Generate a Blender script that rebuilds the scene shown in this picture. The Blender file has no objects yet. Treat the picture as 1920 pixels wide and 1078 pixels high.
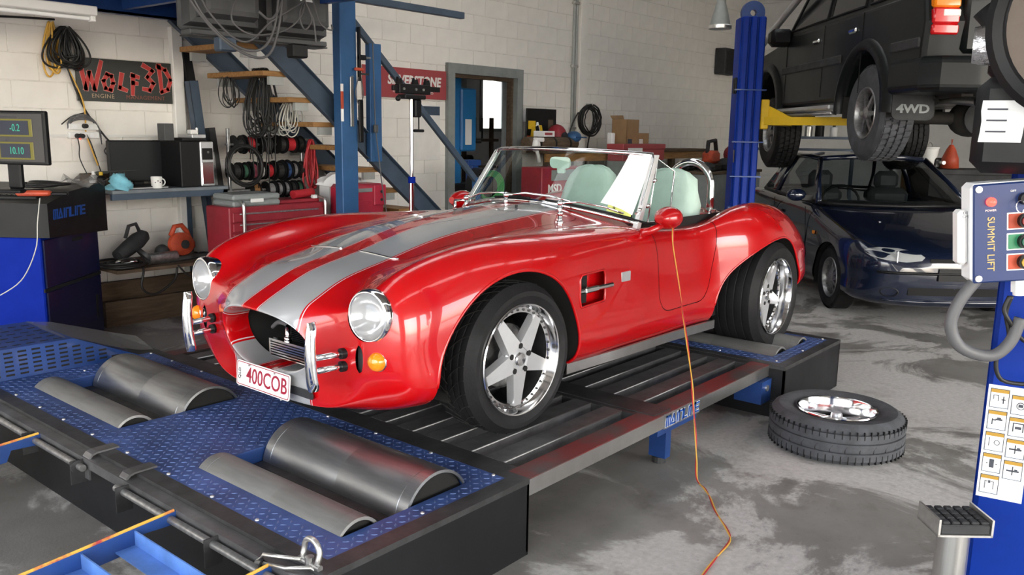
import bpy, math, random
import numpy as np
from mathutils import Matrix, Vector
random.seed(7)
SC = bpy.context.scene
COL = SC.collection
R_ = math.radians
# ---------------------------------------------------------------- camera
cam_d = bpy.data.cameras.new('camera'); cam = bpy.data.objects.new('camera', cam_d); COL.objects.link(cam)
def cam_axes(yaw, pitch, roll):
    f0 = Vector((math.cos(yaw), math.sin(yaw), 0)); r0 = Vector((math.sin(yaw), -math.cos(yaw), 0)); u0 = Vector((0, 0, 1))
    f = f0*math.cos(pitch) - u0*math.sin(pitch); u = u0*math.cos(pitch) + f0*math.sin(pitch)
    r = r0*math.cos(roll) + u*math.sin(roll); u = u*math.cos(roll) - r0*math.sin(roll)
    return r, u, f
_r, _u, _f = cam_axes(R_(39.8), R_(10.45), R_(.94))
cam.matrix_world = Matrix(((_r.x, _u.x, -_f.x, -2.334), (_r.y, _u.y, -_f.y, -1.846), (_r.z, _u.z, -_f.z, 1.57), (0, 0, 0, 1)))
cam_d.sensor_fit = 'HORIZONTAL'; cam_d.sensor_width = 36; cam_d.lens = 36*1597/1920; cam_d.clip_start = .05; cam_d.clip_end = 300
SC.camera = cam
# ---------------------------------------------------------------- daylight
world = bpy.data.worlds.new('sky'); SC.world = world; world.use_nodes = True
wn = world.node_tree.nodes; wl = world.node_tree.links
bg = wn['Background']
sky = wn.new('ShaderNodeTexSky'); sky.sky_type = 'NISHITA'; sky.sun_disc = False
sky.sun_elevation = R_(48); sky.sun_rotation = R_(200); sky.dust_density = 2.5; sky.air_density = 1.0; sky.ozone_density = 1.0
hsv = wn.new('ShaderNodeHueSaturation'); hsv.inputs['Saturation'].default_value = .45; wl.new(sky.outputs[0], hsv.inputs['Color'])
tint = wn.new('ShaderNodeMixRGB'); tint.blend_type = 'MULTIPLY'; tint.inputs[0].default_value = 1; tint.inputs[2].default_value = (1.05,1,.93,1)
wl.new(hsv.outputs[0], tint.inputs[1]); wl.new(tint.outputs[0], bg.inputs[0]); bg.inputs[1].default_value = .55
sun_d = bpy.data.lights.new('sun', 'SUN'); sun_d.energy = 2.6; sun_d.angle = R_(.6); sun_d.color = (1, .95, .86)
sun = bpy.data.objects.new('sun', sun_d); COL.objects.link(sun); sun.rotation_euler = (R_(38), 0, R_(60)); sun.location = (0, 0, 20)
SC.view_settings.view_transform = 'Standard'; SC.view_settings.look = 'None'; SC.view_settings.gamma = 1
SC.view_settings.use_curve_mapping = False; SC.view_settings.exposure = 1.66
SC.cycles.use_denoising = True; SC.cycles.max_bounces = 8; SC.cycles.diffuse_bounces = 5; SC.cycles.transparent_max_bounces = 12
SC.cycles.sample_clamp_indirect = 6; SC.cycles.caustics_reflective = False; SC.cycles.caustics_refractive = False
# ---------------------------------------------------------------- mesh builder
class MB:
    def __init__(s): s.v = []; s.f = []
    def add(s, vs, fs, M=None):
        o = len(s.v)
        s.v += [tuple(M @ Vector(p)) for p in vs] if M is not None else [tuple(p) for p in vs]
        s.f += [tuple(i+o for i in f) for f in fs]; return s
    def bx(s, x0, y0, z0, x1, y1, z1, M=None):
        return s.add([(x0,y0,z0),(x1,y0,z0),(x1,y1,z0),(x0,y1,z0),(x0,y0,z1),(x1,y0,z1),(x1,y1,z1),(x0,y1,z1)],
            [(0,3,2,1),(4,5,6,7),(0,1,5,4),(1,2,6,5),(2,3,7,6),(3,0,4,7)], M)
    def rbx(s, x0, y0, z0, x1, y1, z1, b=.01, M=None):
        # box with chamfered edges
        b = min(b, abs(x1-x0)*.49, abs(y1-y0)*.49, abs(z1-z0)*.49)
        vs = []; idx = {}
        for cx, X, dx in ((0,x0,1),(1,x1,-1)):
            for cy, Y, dy in ((0,y0,1),(1,y1,-1)):
                for cz, Z, dz in ((0,z0,1),(1,z1,-1)):
                    for a in range(3):
                        p = [X+dx*b, Y+dy*b, Z+dz*b]; p[a] = (X, Y, Z)[a]
                        idx[(cx,cy,cz,a)] = len(vs); vs.append(p)
        fs = []
        def q(l): fs.append(tuple(idx[k] for k in l))
        for c in (0,1):
            q([(c,0,0,0),(c,1,0,0),(c,1,1,0),(c,0,1,0)] if c else [(c,0,0,0),(c,0,1,0),(c,1,1,0),(c,1,0,0)])
            q([(0,c,0,1),(0,c,1,1),(1,c,1,1),(1,c,0,1)] if c else [(0,c,0,1),(1,c,0,1),(1,c,1,1),(0,c,1,1)])
            q([(0,0,c,2),(1,0,c,2),(1,1,c,2),(0,1,c,2)] if c else [(0,0,c,2),(0,1,c,2),(1,1,c,2),(1,0,c,2)])
        for a in (0,1):
            for d in (0,1):
                q([(a,d,0,0),(a,d,1,0),(a,d,1,1),(a,d,0,1)]); q([(a,0,d,0),(a,1,d,0),(a,1,d,2),(a,0,d,2)]); q([(0,a,d,1),(1,a,d,1),(1,a,d,2),(0,a,d,2)])
                for e in (0,1): q([(a,d,e,0),(a,d,e,1),(a,d,e,2)])
        return s.add(vs, fs, M)
    def cyl(s, p0, p1, r0, r1=None, n=16, caps=True):
        r1 = r0 if r1 is None else r1
        p0 = Vector(p0); p1 = Vector(p1); d = (p1-p0).normalized()
        a = d.orthogonal().normalized(); b = d.cross(a)
        vs = []
        for p, r in ((p0,r0),(p1,r1)):
            for k in range(n):
                t = 2*math.pi*k/n; vs.append(p + a*(r*math.cos(t)) + b*(r*math.sin(t)))
        fs = [(k, (k+1)%n, n+(k+1)%n, n+k) for k in range(n)]
        if caps: fs += [tuple(range(n-1,-1,-1)), tuple(range(n,2*n))]
        return s.add(vs, fs)
    def tube(s, pts, r, n=8, closed=False, caps=True, flat=1.0):
        P = [Vector(p) for p in pts]; m = len(P); vs = []; prev = None
        for i in range(m):
            if closed: d = P[(i+1)%m]-P[i-1]
            else: d = P[min(i+1,m-1)]-P[max(i-1,0)]
            if d.length < 1e-9: d = Vector((0,0,1))
            d.normalize()
            a = (prev - d*prev.dot(d)) if prev is not None else d.orthogonal()
            if a.length < 1e-6: a = d.orthogonal()
            a.normalize(); prev = a; b = d.cross(a); rr = r[i] if isinstance(r,(list,tuple)) else r
            for k in range(n):
                t = 2*math.pi*k/n; vs.append(P[i]+a*(rr*math.cos(t))+b*(rr*flat*math.sin(t)))
        fs = []
        for i in range(m if closed else m-1):
            j = (i+1)%m
            for k in range(n): fs.append((i*n+k, i*n+(k+1)%n, j*n+(k+1)%n, j*n+k))
        if caps and not closed: fs += [tuple(range(n-1,-1,-1)), tuple(range((m-1)*n,m*n))]
        return s.add(vs, fs)
    def lathe(s, prof, n=32, M=None, a0=0, a1=2*math.pi, sx=1, sy=1):
        # prof: (radius, height along z)
        full = abs(a1-a0-2*math.pi) < 1e-6; k = n if full else n+1; vs = []; fs = []
        for r, h in prof:
            for i in range(k):
                t = a0+(a1-a0)*i/n; vs.append((r*math.cos(t)*sx, r*math.sin(t)*sy, h))
        for i in range(len(prof)-1):
            for j in range(n): fs.append((i*k+j, i*k+(j+1)%k, (i+1)*k+(j+1)%k, (i+1)*k+j))
        return s.add(vs, fs, M)
    def prism(s, poly, h0, h1, M=None):
        n = len(poly); vs = [(p[0],p[1],h0) for p in poly]+[(p[0],p[1],h1) for p in poly]
        fs = [tuple(range(n-1,-1,-1)), tuple(range(n,2*n))]+[(i,(i+1)%n,n+(i+1)%n,n+i) for i in range(n)]
        return s.add(vs, fs, M)
    def grid(s, P, closed_u=False, closed_v=False):
        nu = len(P); nv = len(P[0]); vs = [p for row in P for p in row]; fs = []
        for i in range(nu if closed_u else nu-1):
            for j in range(nv if closed_v else nv-1):
                a = i*nv+j; b = i*nv+(j+1)%nv; c = ((i+1)%nu)*nv+(j+1)%nv; d = ((i+1)%nu)*nv+j
                fs.append((a,b,c,d))
        return s.add(vs, fs)
    def sph(s, c, r, n=12, m=8, sx=1, sy=1, sz=1):
        P = []
        for i in range(m+1):
            ph = math.pi*i/m
            P.append([(c[0]+r*sx*math.sin(ph)*math.cos(2*math.pi*j/n), c[1]+r*sy*math.sin(ph)*math.sin(2*math.pi*j/n), c[2]+r*sz*math.cos(ph)) for j in range(n)])
        return s.grid(P, closed_v=True)
    def build(s, name, mat, parent=None, smooth=None, label=None, loc=None, kind=None):
        me = bpy.data.meshes.new(name); me.from_pydata(s.v, [], s.f); me.validate()
        import bmesh
        bm = bmesh.new(); bm.from_mesh(me); bmesh.ops.remove_doubles(bm, verts=bm.verts, dist=1e-6)
        bmesh.ops.recalc_face_normals(bm, faces=bm.faces); bm.to_mesh(me); bm.free()
        return mobj(name, me, mat, parent, smooth, label, loc, kind)
def mobj(name, me, mat, parent=None, smooth=None, label=None, loc=None, kind=None):
    o = bpy.data.objects.new(name, me); COL.objects.link(o)
    if mat is not None and not me.materials: me.materials.append(MAT[mat] if isinstance(mat, str) else mat)
    if smooth:
        me.shade_smooth() if hasattr(me,'shade_smooth') else None
        if smooth is not True: me.set_sharp_from_angle(angle=R_(smooth))
    if parent is not None: o.parent = parent
    if loc is not None: o.location = loc
    if label: o['label'] = label
    if kind: o['kind'] = kind
    return o
def tag(o, label, cat, group=None, kind=None):
    o['label'] = label; o['category'] = cat
    if group: o['group'] = group
    if kind: o['kind'] = kind
    return o
def thing(name, label, cat, loc=(0,0,0), rotz=0, group=None):
    o = bpy.data.objects.new(name, None); COL.objects.link(o); o.empty_display_size = .1
    o.location = loc; o.rotation_euler = (0,0,rotz)
    return tag(o, label, cat, group)
def struct(o): o['kind'] = 'structure'; return o
def dup(root, loc=None, rotz=None, label=None, group=None):
    def cp(o, par):
        c = o.copy(); COL.objects.link(c); c.parent = par
        for ch in list(o.children): cp(ch, c)
        return c
    r = cp(root, root.parent)
    if loc is not None: r.location = loc
    if rotz is not None: r.rotation_euler = (0,0,rotz)
    if label: r['label'] = label
    if group: r['group'] = group
    return r
def frame(o, zdir, xdir=(1,0,0)):
    # matrix with local z along zdir
    z = Vector(zdir).normalized(); x = Vector(xdir); x = (x - z*x.dot(z))
    if x.length < 1e-5: x = z.orthogonal()
    x.normalize(); y = z.cross(x)
    return Matrix(((x.x,y.x,z.x,o[0]),(x.y,y.y,z.y,o[1]),(x.z,y.z,z.z,o[2]),(0,0,0,1)))
def catmull(P, k=6, closed=False):
    P = [Vector(p) for p in P]; n = len(P); out = []
    rng = range(n if closed else n-1)
    for i in rng:
        a = P[i-1] if (closed or i>0) else P[0]; b = P[i]; c = P[(i+1)%n]; d = P[(i+2)%n] if (closed or i+2<n) else P[-1]
        for t in range(k):
            u = t/k
            out.append(.5*((2*b)+(c-a)*u+(2*a-5*b+4*c-d)*u*u+(3*b-a-3*c+d)*u**3))
    if not closed: out.append(P[-1])
    return out
def rrect(w, h, r, n=5):
    pts = []
    for cx, cy, a in ((w/2-r,h/2-r,0),(-w/2+r,h/2-r,90),(-w/2+r,-h/2+r,180),(w/2-r,-h/2+r,270)):
        for k in range(n+1):
            t = R_(a+90*k/n); pts.append((cx+r*math.cos(t), cy+r*math.sin(t)))
    return pts
def text_mesh(txt, size, depth=.002, sx=1, shear=0, offset=0, spacing=1.0, align='CENTER'):
    cu = bpy.data.curves.new('lettering', 'FONT'); cu.body = txt; cu.size = size; cu.extrude = depth; cu.align_x = align; cu.align_y = 'CENTER'
    cu.shear = shear; cu.offset = offset; cu.space_character = spacing; cu.resolution_u = 3
    o = bpy.data.objects.new('tmp_text', cu); COL.objects.link(o)
    dg = bpy.context.evaluated_depsgraph_get(); me = bpy.data.meshes.new_from_object(o.evaluated_get(dg))
    COL.objects.unlink(o); bpy.data.objects.remove(o); bpy.data.curves.remove(cu)
    if sx != 1: me.transform(Matrix.Scale(sx, 4, (1,0,0)))
    me.materials.clear()
    return me
def text(name, txt, size, mat, M, parent=None, **kw):
    me = text_mesh(txt, size, **kw); me.transform(M); me.name = name
    return mobj(name, me, mat, parent)
# ---------------------------------------------------------------- materials
MAT = {}
def nd(nt, t, **kw):
    n = nt.nodes.new('ShaderNode'+t)
    for k, v in kw.items(): setattr(n, k, v)
    return n
def mat(name, col, rough=.5, metal=0, var=.0, scale=8, bump=0, bscale=60, coat=0, col2=None, emit=None, es=0, trans=0, ior=1.45, alpha=1, spec=.5, detail=6, stretch=None, contrast=None):
    m = bpy.data.materials.new(name); m.use_nodes = True; nt = m.node_tree; p = nt.nodes['Principled BSDF']
    c = (*col, 1); p.inputs['Base Color'].default_value = c; p.inputs['Roughness'].default_value = rough; p.inputs['Metallic'].default_value = metal
    p.inputs['Specular IOR Level'].default_value = spec; p.inputs['IOR'].default_value = ior
    if coat: p.inputs['Coat Weight'].default_value = coat; p.inputs['Coat Roughness'].default_value = .03
    if trans: p.inputs['Transmission Weight'].default_value = trans
    if alpha < 1: p.inputs['Alpha'].default_value = alpha
    if emit: p.inputs['Emission Color'].default_value = (*emit,1); p.inputs['Emission Strength'].default_value = es
    tc = None
    def coord():
        nonlocal tc
        if tc is None:
            t = nd(nt,'TexCoord'); tc = t.outputs['Object']
            if stretch:
                mp = nd(nt,'Mapping'); mp.inputs['Scale'].default_value = stretch; nt.links.new(tc, mp.inputs[0]); tc = mp.outputs[0]
        return tc
    if var or col2:
        n = nd(nt,'TexNoise'); n.inputs['Scale'].default_value = scale; n.inputs['Detail'].default_value = detail; n.inputs['Roughness'].default_value = .6
        nt.links.new(coord(), n.inputs['Vector'])
        rp = nd(nt,'ValToRGB'); lo, hi = contrast or (.3,.7); rp.color_ramp.elements[0].position = lo; rp.color_ramp.elements[1].position = hi
        d = col2 or tuple(max(0,x*(1-var)) for x in col); e = col if col2 else tuple(min(1,x*(1+var)) for x in col)
        rp.color_ramp.elements[0].color = (*d,1); rp.color_ramp.elements[1].color = (*e,1)
        nt.links.new(n.outputs['Fac'], rp.inputs[0]); nt.links.new(rp.outputs[0], p.inputs['Base Color'])
        rr = nd(nt,'MapRange'); rr.inputs['To Min'].default_value = min(1,rough*1.25); rr.inputs['To Max'].default_value = rough*.8
        nt.links.new(n.outputs['Fac'], rr.inputs['Value']); nt.links.new(rr.outputs[0], p.inputs['Roughness'])
    if bump:
        n = nd(nt,'TexNoise'); n.inputs['Scale'].default_value = bscale; n.inputs['Detail'].default_value = 4
        nt.links.new(coord(), n.inputs['Vector'])
        b = nd(nt,'Bump'); b.inputs['Strength'].default_value = bump; b.inputs['Distance'].default_value = .01
        nt.links.new(n.outputs['Fac'], b.inputs['Height']); nt.links.new(b.outputs[0], p.inputs['Normal'])
    MAT[name] = m; return m
mat('red_paint', (.43,.002,.004), .25, 0, coat=1, spec=.4)
mat('chrome', (.86,.87,.88), .06, 1)
mat('alloy', (.54,.55,.57), .34, .6, var=.04, scale=20)
mat('polished', (.86,.86,.87), .12, 1)
mat('stainless', (.55,.55,.54), .32, 1, var=.12, scale=6, stretch=(1,20,1))
mat('tyre', (.010,.010,.011), .6, spec=.3, var=.25, scale=14, bump=.15, bscale=150)
mat('tyre_dusty', (.052,.055,.062), .75, var=.3, scale=10, bump=.15, bscale=120)
mat('black', (.007,.007,.008), .45, spec=.3)
mat('matt_black', (.008,.008,.008), .9)
mat('dark_steel', (.055,.056,.058), .42, .55, var=.35, scale=9, bump=.05)
mat('black_steel', (.009,.0095,.011), .45, .1, spec=.3, var=.25, scale=3)
mat('grey_steel', (.30,.30,.30), .38, .85, var=.3, scale=7, stretch=(6,6,6))
mat('roller_steel', (.30,.31,.32), .30, .9, var=.22, scale=26, stretch=(1,.12,1))
mat('roller_dull', (.26,.26,.255), .48, .7, var=.2, scale=16, stretch=(1,.15,1))
mat('zinc', (.62,.62,.60), .3, .9, var=.1, scale=40)
mat('blue_steel', (.012,.045,.18), .42, .1, var=.25, scale=5, coat=.15)
mat('lift_blue', (.002,.026,.25), .45, .0, var=.12, scale=4, spec=.2)
mat('stair_blue', (.050,.074,.11), .5, .1, var=.2, scale=5)
mat('post_blue', (.03,.10,.24), .45, .1, var=.15, scale=5)
mat('rung_blue', (.10,.22,.55), .4, .1, var=.25, scale=8, coat=.2)
mat('worn_yellow', (.62,.36,.06), .5, 0, col2=(.38,.05,.05), scale=9, contrast=(.42,.52))
mat('yellow_paint', (.62,.40,.012), .45, var=.15, scale=5)
mat('block', (.80,.775,.735), .75, var=.04, scale=5, bump=.12, bscale=90)
mat('mortar', (.70,.675,.635), .9, var=.15, scale=12)
mat('white_paint', (.72,.71,.69), .5, var=.05)
mat('white', (.78,.78,.77), .45)
mat('grey_paint', (.36,.38,.37), .5, var=.1)
mat('timber', (.30,.155,.055), .6, var=.3, scale=5, stretch=(1,8,8), bump=.1)
mat('old_timber', (.10,.068,.043), .75, var=.35, scale=5, stretch=(1,8,8), bump=.2)
mat('cardboard', (.34,.21,.11), .8, var=.1)
mat('dark_plastic', (.008,.0085,.0095), .45, var=.1, spec=.3)
mat('grey_plastic', (.065,.068,.072), .55, var=.08)
mat('case_grey', (.23,.25,.25), .55, var=.12)
mat('red_plastic', (.42,.022,.05), .42, var=.12)
mat('tool_red', (.27,.018,.03), .45, var=.2, scale=6)
mat('orange_red', (.42,.06,.025), .5, var=.25)
mat('green_cloth', (.50,.66,.58), .9, var=.06, scale=9, bump=.5, bscale=14)
mat('blue_cloth', (.22,.55,.68), .9, var=.12, scale=20)
mat('amber', (.85,.24,.01), .12, coat=.6)
mat('red_lens', (.55,.008,.012), .12, coat=.6)
mat('paper', (.82,.83,.84), .8, var=.03)
mat('black_cable', (.012,.012,.012), .5)
mat('grey_cable', (.10,.10,.105), .5)
mat('pale_cable', (.5,.5,.46), .5)
mat('yellow_cable', (.62,.36,.06), .45)
mat('red_cable', (.42,.02,.03), .45)
mat('green_hose', (.05,.25,.08), .4)
mat('copper', (.5,.25,.08), .35, .8)
mat('car_navy', (.006,.010,.026), .2, coat=1)
mat('car_grey', (.006,.0075,.008), .35, coat=.1, spec=.18, var=.1, scale=3)
mat('dusty_black', (.025,.026,.028), .7, var=.3)
mat('underbody', (.02,.018,.016), .8, var=.4, scale=6)
mat('tan_disc', (.15,.12,.10), .75, var=.1, bump=.1)
mat('foil', (.62,.62,.64), .22, .95, bump=1.0, bscale=30)
mat('sheet_plastic', (.5,.5,.5), .35, alpha=.35)
mat('concrete_out', (.52,.50,.46), .9, var=.12, scale=1)
mat('roof_sheet', (.22,.21,.20), .6, .2, var=.2)
mat('white_sheet', (.55,.55,.54), .5, var=.05)
def glassmat(name, tint, rough=0, thin=.35):
    m = bpy.data.materials.new(name); m.use_nodes = True; nt = m.node_tree; nt.nodes.remove(nt.nodes['Principled BSDF'])
    out = nt.nodes['Material Output']; tr = nd(nt,'BsdfTransparent'); tr.inputs[0].default_value = (*tint,1)
    gl = nd(nt,'BsdfGlossy'); gl.inputs['Roughness'].default_value = rough; lw = nd(nt,'LayerWeight'); lw.inputs[0].default_value = .5; pw = nd(nt,'Math',operation='POWER'); pw.inputs[1].default_value = 5; nt.links.new(lw.outputs['Facing'], pw.inputs[0])
    fr = nd(nt,'Math',operation='MULTIPLY_ADD'); fr.inputs[1].default_value = .92; fr.inputs[2].default_value = .06; nt.links.new(pw.outputs[0], fr.inputs[0])
    mx = nd(nt,'MixShader'); nt.links.new(fr.outputs[0], mx.inputs[0]); nt.links.new(tr.outputs[0], mx.inputs[1]); nt.links.new(gl.outputs[0], mx.inputs[2])
    nt.links.new(mx.outputs[0], out.inputs[0]); MAT[name] = m
glassmat('glass', (.80,.86,.84)); glassmat('dark_glass', (.50,.53,.54)); glassmat('lamp_glass', (.97,.98,.99))
def emitmat(name, col, s):
    m = mat(name, (.01,.01,.01), .3, emit=col, es=s); return m
def lensmat(name, tint, diff):
    glassmat(name, tint); m = MAT[name]; nt = m.node_tree; out = nt.nodes['Material Output']; src = out.inputs[0].links[0].from_socket
    df = nd(nt,'BsdfDiffuse'); df.inputs[0].default_value = (.85,.87,.88,1); tl = nd(nt,'BsdfTranslucent'); tl.inputs[0].default_value = (.85,.87,.88,1)
    ad = nd(nt,'MixShader'); ad.inputs[0].default_value = .5; nt.links.new(df.outputs[0], ad.inputs[1]); nt.links.new(tl.outputs[0], ad.inputs[2])
    mx = nd(nt,'MixShader'); mx.inputs[0].default_value = diff; nt.links.new(src, mx.inputs[1]); nt.links.new(ad.outputs[0], mx.inputs[2]); nt.links.new(mx.outputs[0], out.inputs[0])
lensmat('lens', (.97,.98,.99), .42); lensmat('roof_plastic', (.9,.92,.92), .88)
emitmat('readout_green', (.03,.45,.28), .38); emitmat('screen_frame', (.42,.36,.02), .16); emitmat('screen_grey', (.10,.09,.085), .18); emitmat('screen_dark', (.012,.02,.045), .3)
emitmat('led_red', (1,.03,.02), 3.0)
# ================================================================ setting
def floormat():
    m = bpy.data.materials.new('workshop_concrete'); m.use_nodes = True; nt = m.node_tree; p = nt.nodes['Principled BSDF']; L = nt.links
    tc = nd(nt,'TexCoord')
    def noise(s, d=8, r=.62, dist=0):
        n = nd(nt,'TexNoise'); n.inputs['Scale'].default_value = s; n.inputs['Detail'].default_value = d; n.inputs['Roughness'].default_value = r; n.inputs['Distortion'].default_value = dist
        L.new(tc.outputs['Object'], n.inputs['Vector']); return n
    def ramp(f, a, b, ca, cb):
        r = nd(nt,'ValToRGB'); r.color_ramp.elements[0].position = a; r.color_ramp.elements[1].position = b
        r.color_ramp.elements[0].color = (*ca,1); r.color_ramp.elements[1].color = (*cb,1); L.new(f, r.inputs[0]); return r.outputs[0]
    def mix(f, a, b, t='MIX'):
        x = nd(nt,'MixRGB', blend_type=t); L.new(f, x.inputs[0]) if not isinstance(f,float) else setattr(x.inputs[0],'default_value',f)
        L.new(a, x.inputs[1]); L.new(b, x.inputs[2]); return x.outputs[0]
    base = ramp(noise(1.3).outputs['Fac'], .35,.68, (.135,.128,.12), (.235,.227,.215))
    pale = ramp(noise(38,3).outputs['Fac'], .3,.7, (.36,.35,.335), (.46,.45,.435))
    f1 = ramp(noise(.95,10,.68,.6).outputs['Fac'], .49,.535, (0,0,0), (1,1,1))
    c = mix(f1, base, pale)
    dirt = ramp(noise(2.1,9,.7,.3).outputs['Fac'], .56,.74, (1,1,1), (.52,.47,.43)); c = mix(.85, c, dirt, 'MULTIPLY')
    spk = ramp(noise(55,3,.7).outputs['Fac'], .63,.70, (1,1,1), (.55,.53,.5)); c = mix(.6, c, spk, 'MULTIPLY')
    L.new(c, p.inputs['Base Color']); p.inputs['Roughness'].default_value = .62
    rr = nd(nt,'MapRange'); rr.inputs['To Min'].default_value = .5; rr.inputs['To Max'].default_value = .85; L.new(f1, rr.inputs['Value']); L.new(rr.outputs[0], p.inputs['Roughness'])
    b = nd(nt,'Bump'); b.inputs['Strength'].default_value = .12; b.inputs['Distance'].default_value = .01; L.new(noise(70,4).outputs['Fac'], b.inputs['Height']); L.new(b.outputs[0], p.inputs['Normal'])
    MAT['floor'] = m
floormat()
WY, BX, FY, LX, RZ = 5.0, 12.6, -8.0, -7.0, 4.7     # wall_left plane, back wall, front side, camera-left end, roof height
struct(MB().bx(LX,FY,-.2,BX,WY+.2,0).build('floor','floor'))
struct(MB().bx(LX-40,FY-45,-.25,BX+40,FY,-.02).bx(LX-40,FY,-.25,LX,WY+30,-.02).bx(LX,WY+4.2,-.25,BX+40,WY+40,-.02).build('ground','concrete_out'))
# left wall: painted block work with a doorway
DX0, DX1, DZ = 4.76, 5.88, 2.2
wall = struct(MB().bx(LX,WY+.003,0,DX0,WY+.2,RZ).bx(DX1,WY+.003,0,BX,WY+.2,RZ).bx(DX0,WY+.003,DZ,DX1,WY+.2,RZ).build('wall_left','mortar'))
CH, CL = .197, .395
def blockmesh(l):
    mb = MB(); b = .0022; y0 = -.010
    v = [(0,.008,0),(l,.008,0),(l,.008,CH-.006),(0,.008,CH-.006),(b,0,b),(l-b,0,b),(l-b,0,CH-.006-b),(b,0,CH-.006-b)]
    return v, [(0,1,5,4),(1,2,6,5),(2,3,7,6),(3,0,4,7),(4,5,6,7)]
bme = {}
blocks = []
for k in range(24):
    z = 1.48-.197*8+CH*k
    if z < -.1 or z > RZ-.2: continue
    x = -1.2+(CL/2 if k%2 else 0)
    while x < BX-.05:
        l = CL-.004; x0 = x; x1 = x+l
        segs = [(x0,x1)]
        if z < DZ+.02 and x1 > DX0-.1 and x0 < DX1+.1:
            segs = [(a,b) for a,b in ((x0,min(x1,DX0-.1)),(max(x0,DX1+.1),x1)) if b-a > .03]
        for a, b in segs: blocks.append((a, min(b,BX), max(z,0)))
        x += CL
def bscore(t):
    x, _, z = t; d = math.dist((x,WY,z),(-2.33,-1.85,1.57)); bad = 0
    if z < .95 and x > 1.5: bad = 20
    if x < .0: bad = 30
    if z < 1.05 and x < .45: bad = 20
    if z > 1.5+.145*d+.2: bad = 25
    return d+bad
blocks.sort(key=bscore)
rest = MB()
for i, (a, b, z) in enumerate(blocks):
    l = round(b-a, 3)
    if i < 290:
        if l not in bme:
            v, f = blockmesh(l); me = bpy.data.meshes.new('block'); me.from_pydata(v, [], f); bme[l] = me
        o = mobj('block', bme[l], 'block', wall, loc=(a, WY-.002-random.random()*.002, z))
    else:
        v, f = blockmesh(l); rest.add(v, f, Matrix.Translation((a, WY-.002, z)))
rest.build('block_courses','block', wall, kind='stuff')
# other walls, roof: shed with open roller doors along the front and at the camera-left end
mb = MB()
for x0, x1 in ((LX,-5.6),(-.4,.5),(5.9,BX)): mb.bx(x0,FY-.15,0,x1,FY,3.6)
mb.bx(LX,FY-.15,3.6,BX,FY,RZ)
struct(mb.build('wall_front','white_sheet'))
mb = MB().bx(LX-.15,FY,4.1,LX,WY,RZ).bx(LX-.15,FY,0,LX,-5.5,4.1).bx(LX-.15,4.3,0,LX,WY,4.1)
struct(mb.build('wall_right','white_sheet'))
wb = struct(MB().bx(BX,FY,0,BX+.15,WY+.2,RZ).build('wall_back','white_sheet'))
for k in range(22): MB().bx(BX-.02,FY+.05,.25+k*.2,BX+.01,WY-.05,.435+k*.2).build('cladding_sheet','white_sheet', wb)
SKY = [(-2.9,-2.35),(1.6,2.6)]   # translucent roof strips
rm = MB(); ys = [FY-.2]+[y for st in SKY for y in st]+[WY+.2]
for a, b in zip(ys[0::2],ys[1::2]): rm.bx(LX-.2,a,RZ,BX+.2,b,RZ+.08)
for a, b in SKY: rm.bx(LX-.2,a,RZ,-5.2,b,RZ+.08).bx(9.6,a,RZ,BX+.2,b,RZ+.08)
roof = struct(rm.build('ceiling','roof_sheet'))
for a, b in SKY: MB().bx(-5.2,a,RZ+.03,9.6,b,RZ+.034).build('roof_light','roof_plastic', roof)
for k in range(11): MB().bx(LX+.6+k*1.75,FY,RZ-.18,LX+.68+k*1.75,WY,RZ).build('purlin','dark_steel', roof)
# room beyond the doorway
mb = MB().bx(3.2,5.2,-.2,12.6,9.2,0).bx(3.1,5.2,0,3.2,9.2,3).bx(12.5,5.2,0,12.6,9.2,3).bx(3.2,5.2,2.9,12.6,9.2,3)
mb.bx(3.2,9.0,0,9.7,9.2,3).bx(10.35,9.0,0,12.6,9.2,3).bx(9.7,9.0,0,10.35,9.2,1.6).bx(9.7,9.0,2.5,10.35,9.2,3)
struct(mb.build('wall_store_room','white_paint'))
w = struct(MB().bx(9.66,8.97,1.56,9.72,9.05,2.54).bx(10.33,8.97,1.56,10.39,9.05,2.54).bx(9.66,8.97,1.54,10.39,9.05,1.6).bx(9.66,8.97,2.5,10.39,9.05,2.56).build('window_1','grey_paint'))
MB().bx(9.72,9.08,1.6,10.33,9.085,2.5).build('pane','lamp_glass', w)
# door frame
d = struct(MB().bx(4.66,4.95,0,4.77,5.2,2.19).bx(5.87,4.95,0,5.98,5.2,2.19).bx(4.66,4.95,2.19,5.98,5.2,2.30).build('door_1','galv' if 'galv' in MAT else 'case_grey'))
MB().bx(4.76,5.02,0,4.80,5.1,2.19).bx(5.84,5.02,0,5.88,5.1,2.19).bx(4.8,5.02,2.15,5.84,5.1,2.19).build('door_stop','old_timber', d)
# pilaster, conduit
struct(MB().rbx(1.405,4.94,0,1.5,5.0,2.36,.006).build('trim_1','white_paint'))
struct(MB().rbx(7.13,4.93,0,7.30,5.0,RZ,.006).build('trim_2','block'))
# mezzanine: steel channels and a timber deck above the bench
mz = struct(MB().bx(-4.5,4.72,2.39,1.72,4.76,2.66).bx(-4.5,4.72,2.39,1.72,4.82,2.405).build('trim_3','blue_steel'))
mz['label'] = 'dark blue steel channel beam along the wall under the timber mezzanine'
for k in range(7): MB().bx(-2.4+k*.66,1.9,2.42,-2.35+k*.66,4.72,2.64).build('joist','blue_steel', mz)
MB().bx(-4.5,1.8,2.44,1.7,1.86,2.66).build('edge_beam','blue_steel', mz)
for k in range(14): MB().bx(-4.5,1.86+k*.225,2.66,1.72,2.075+k*.225,2.69).build('deck_board','old_timber', mz)
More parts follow.
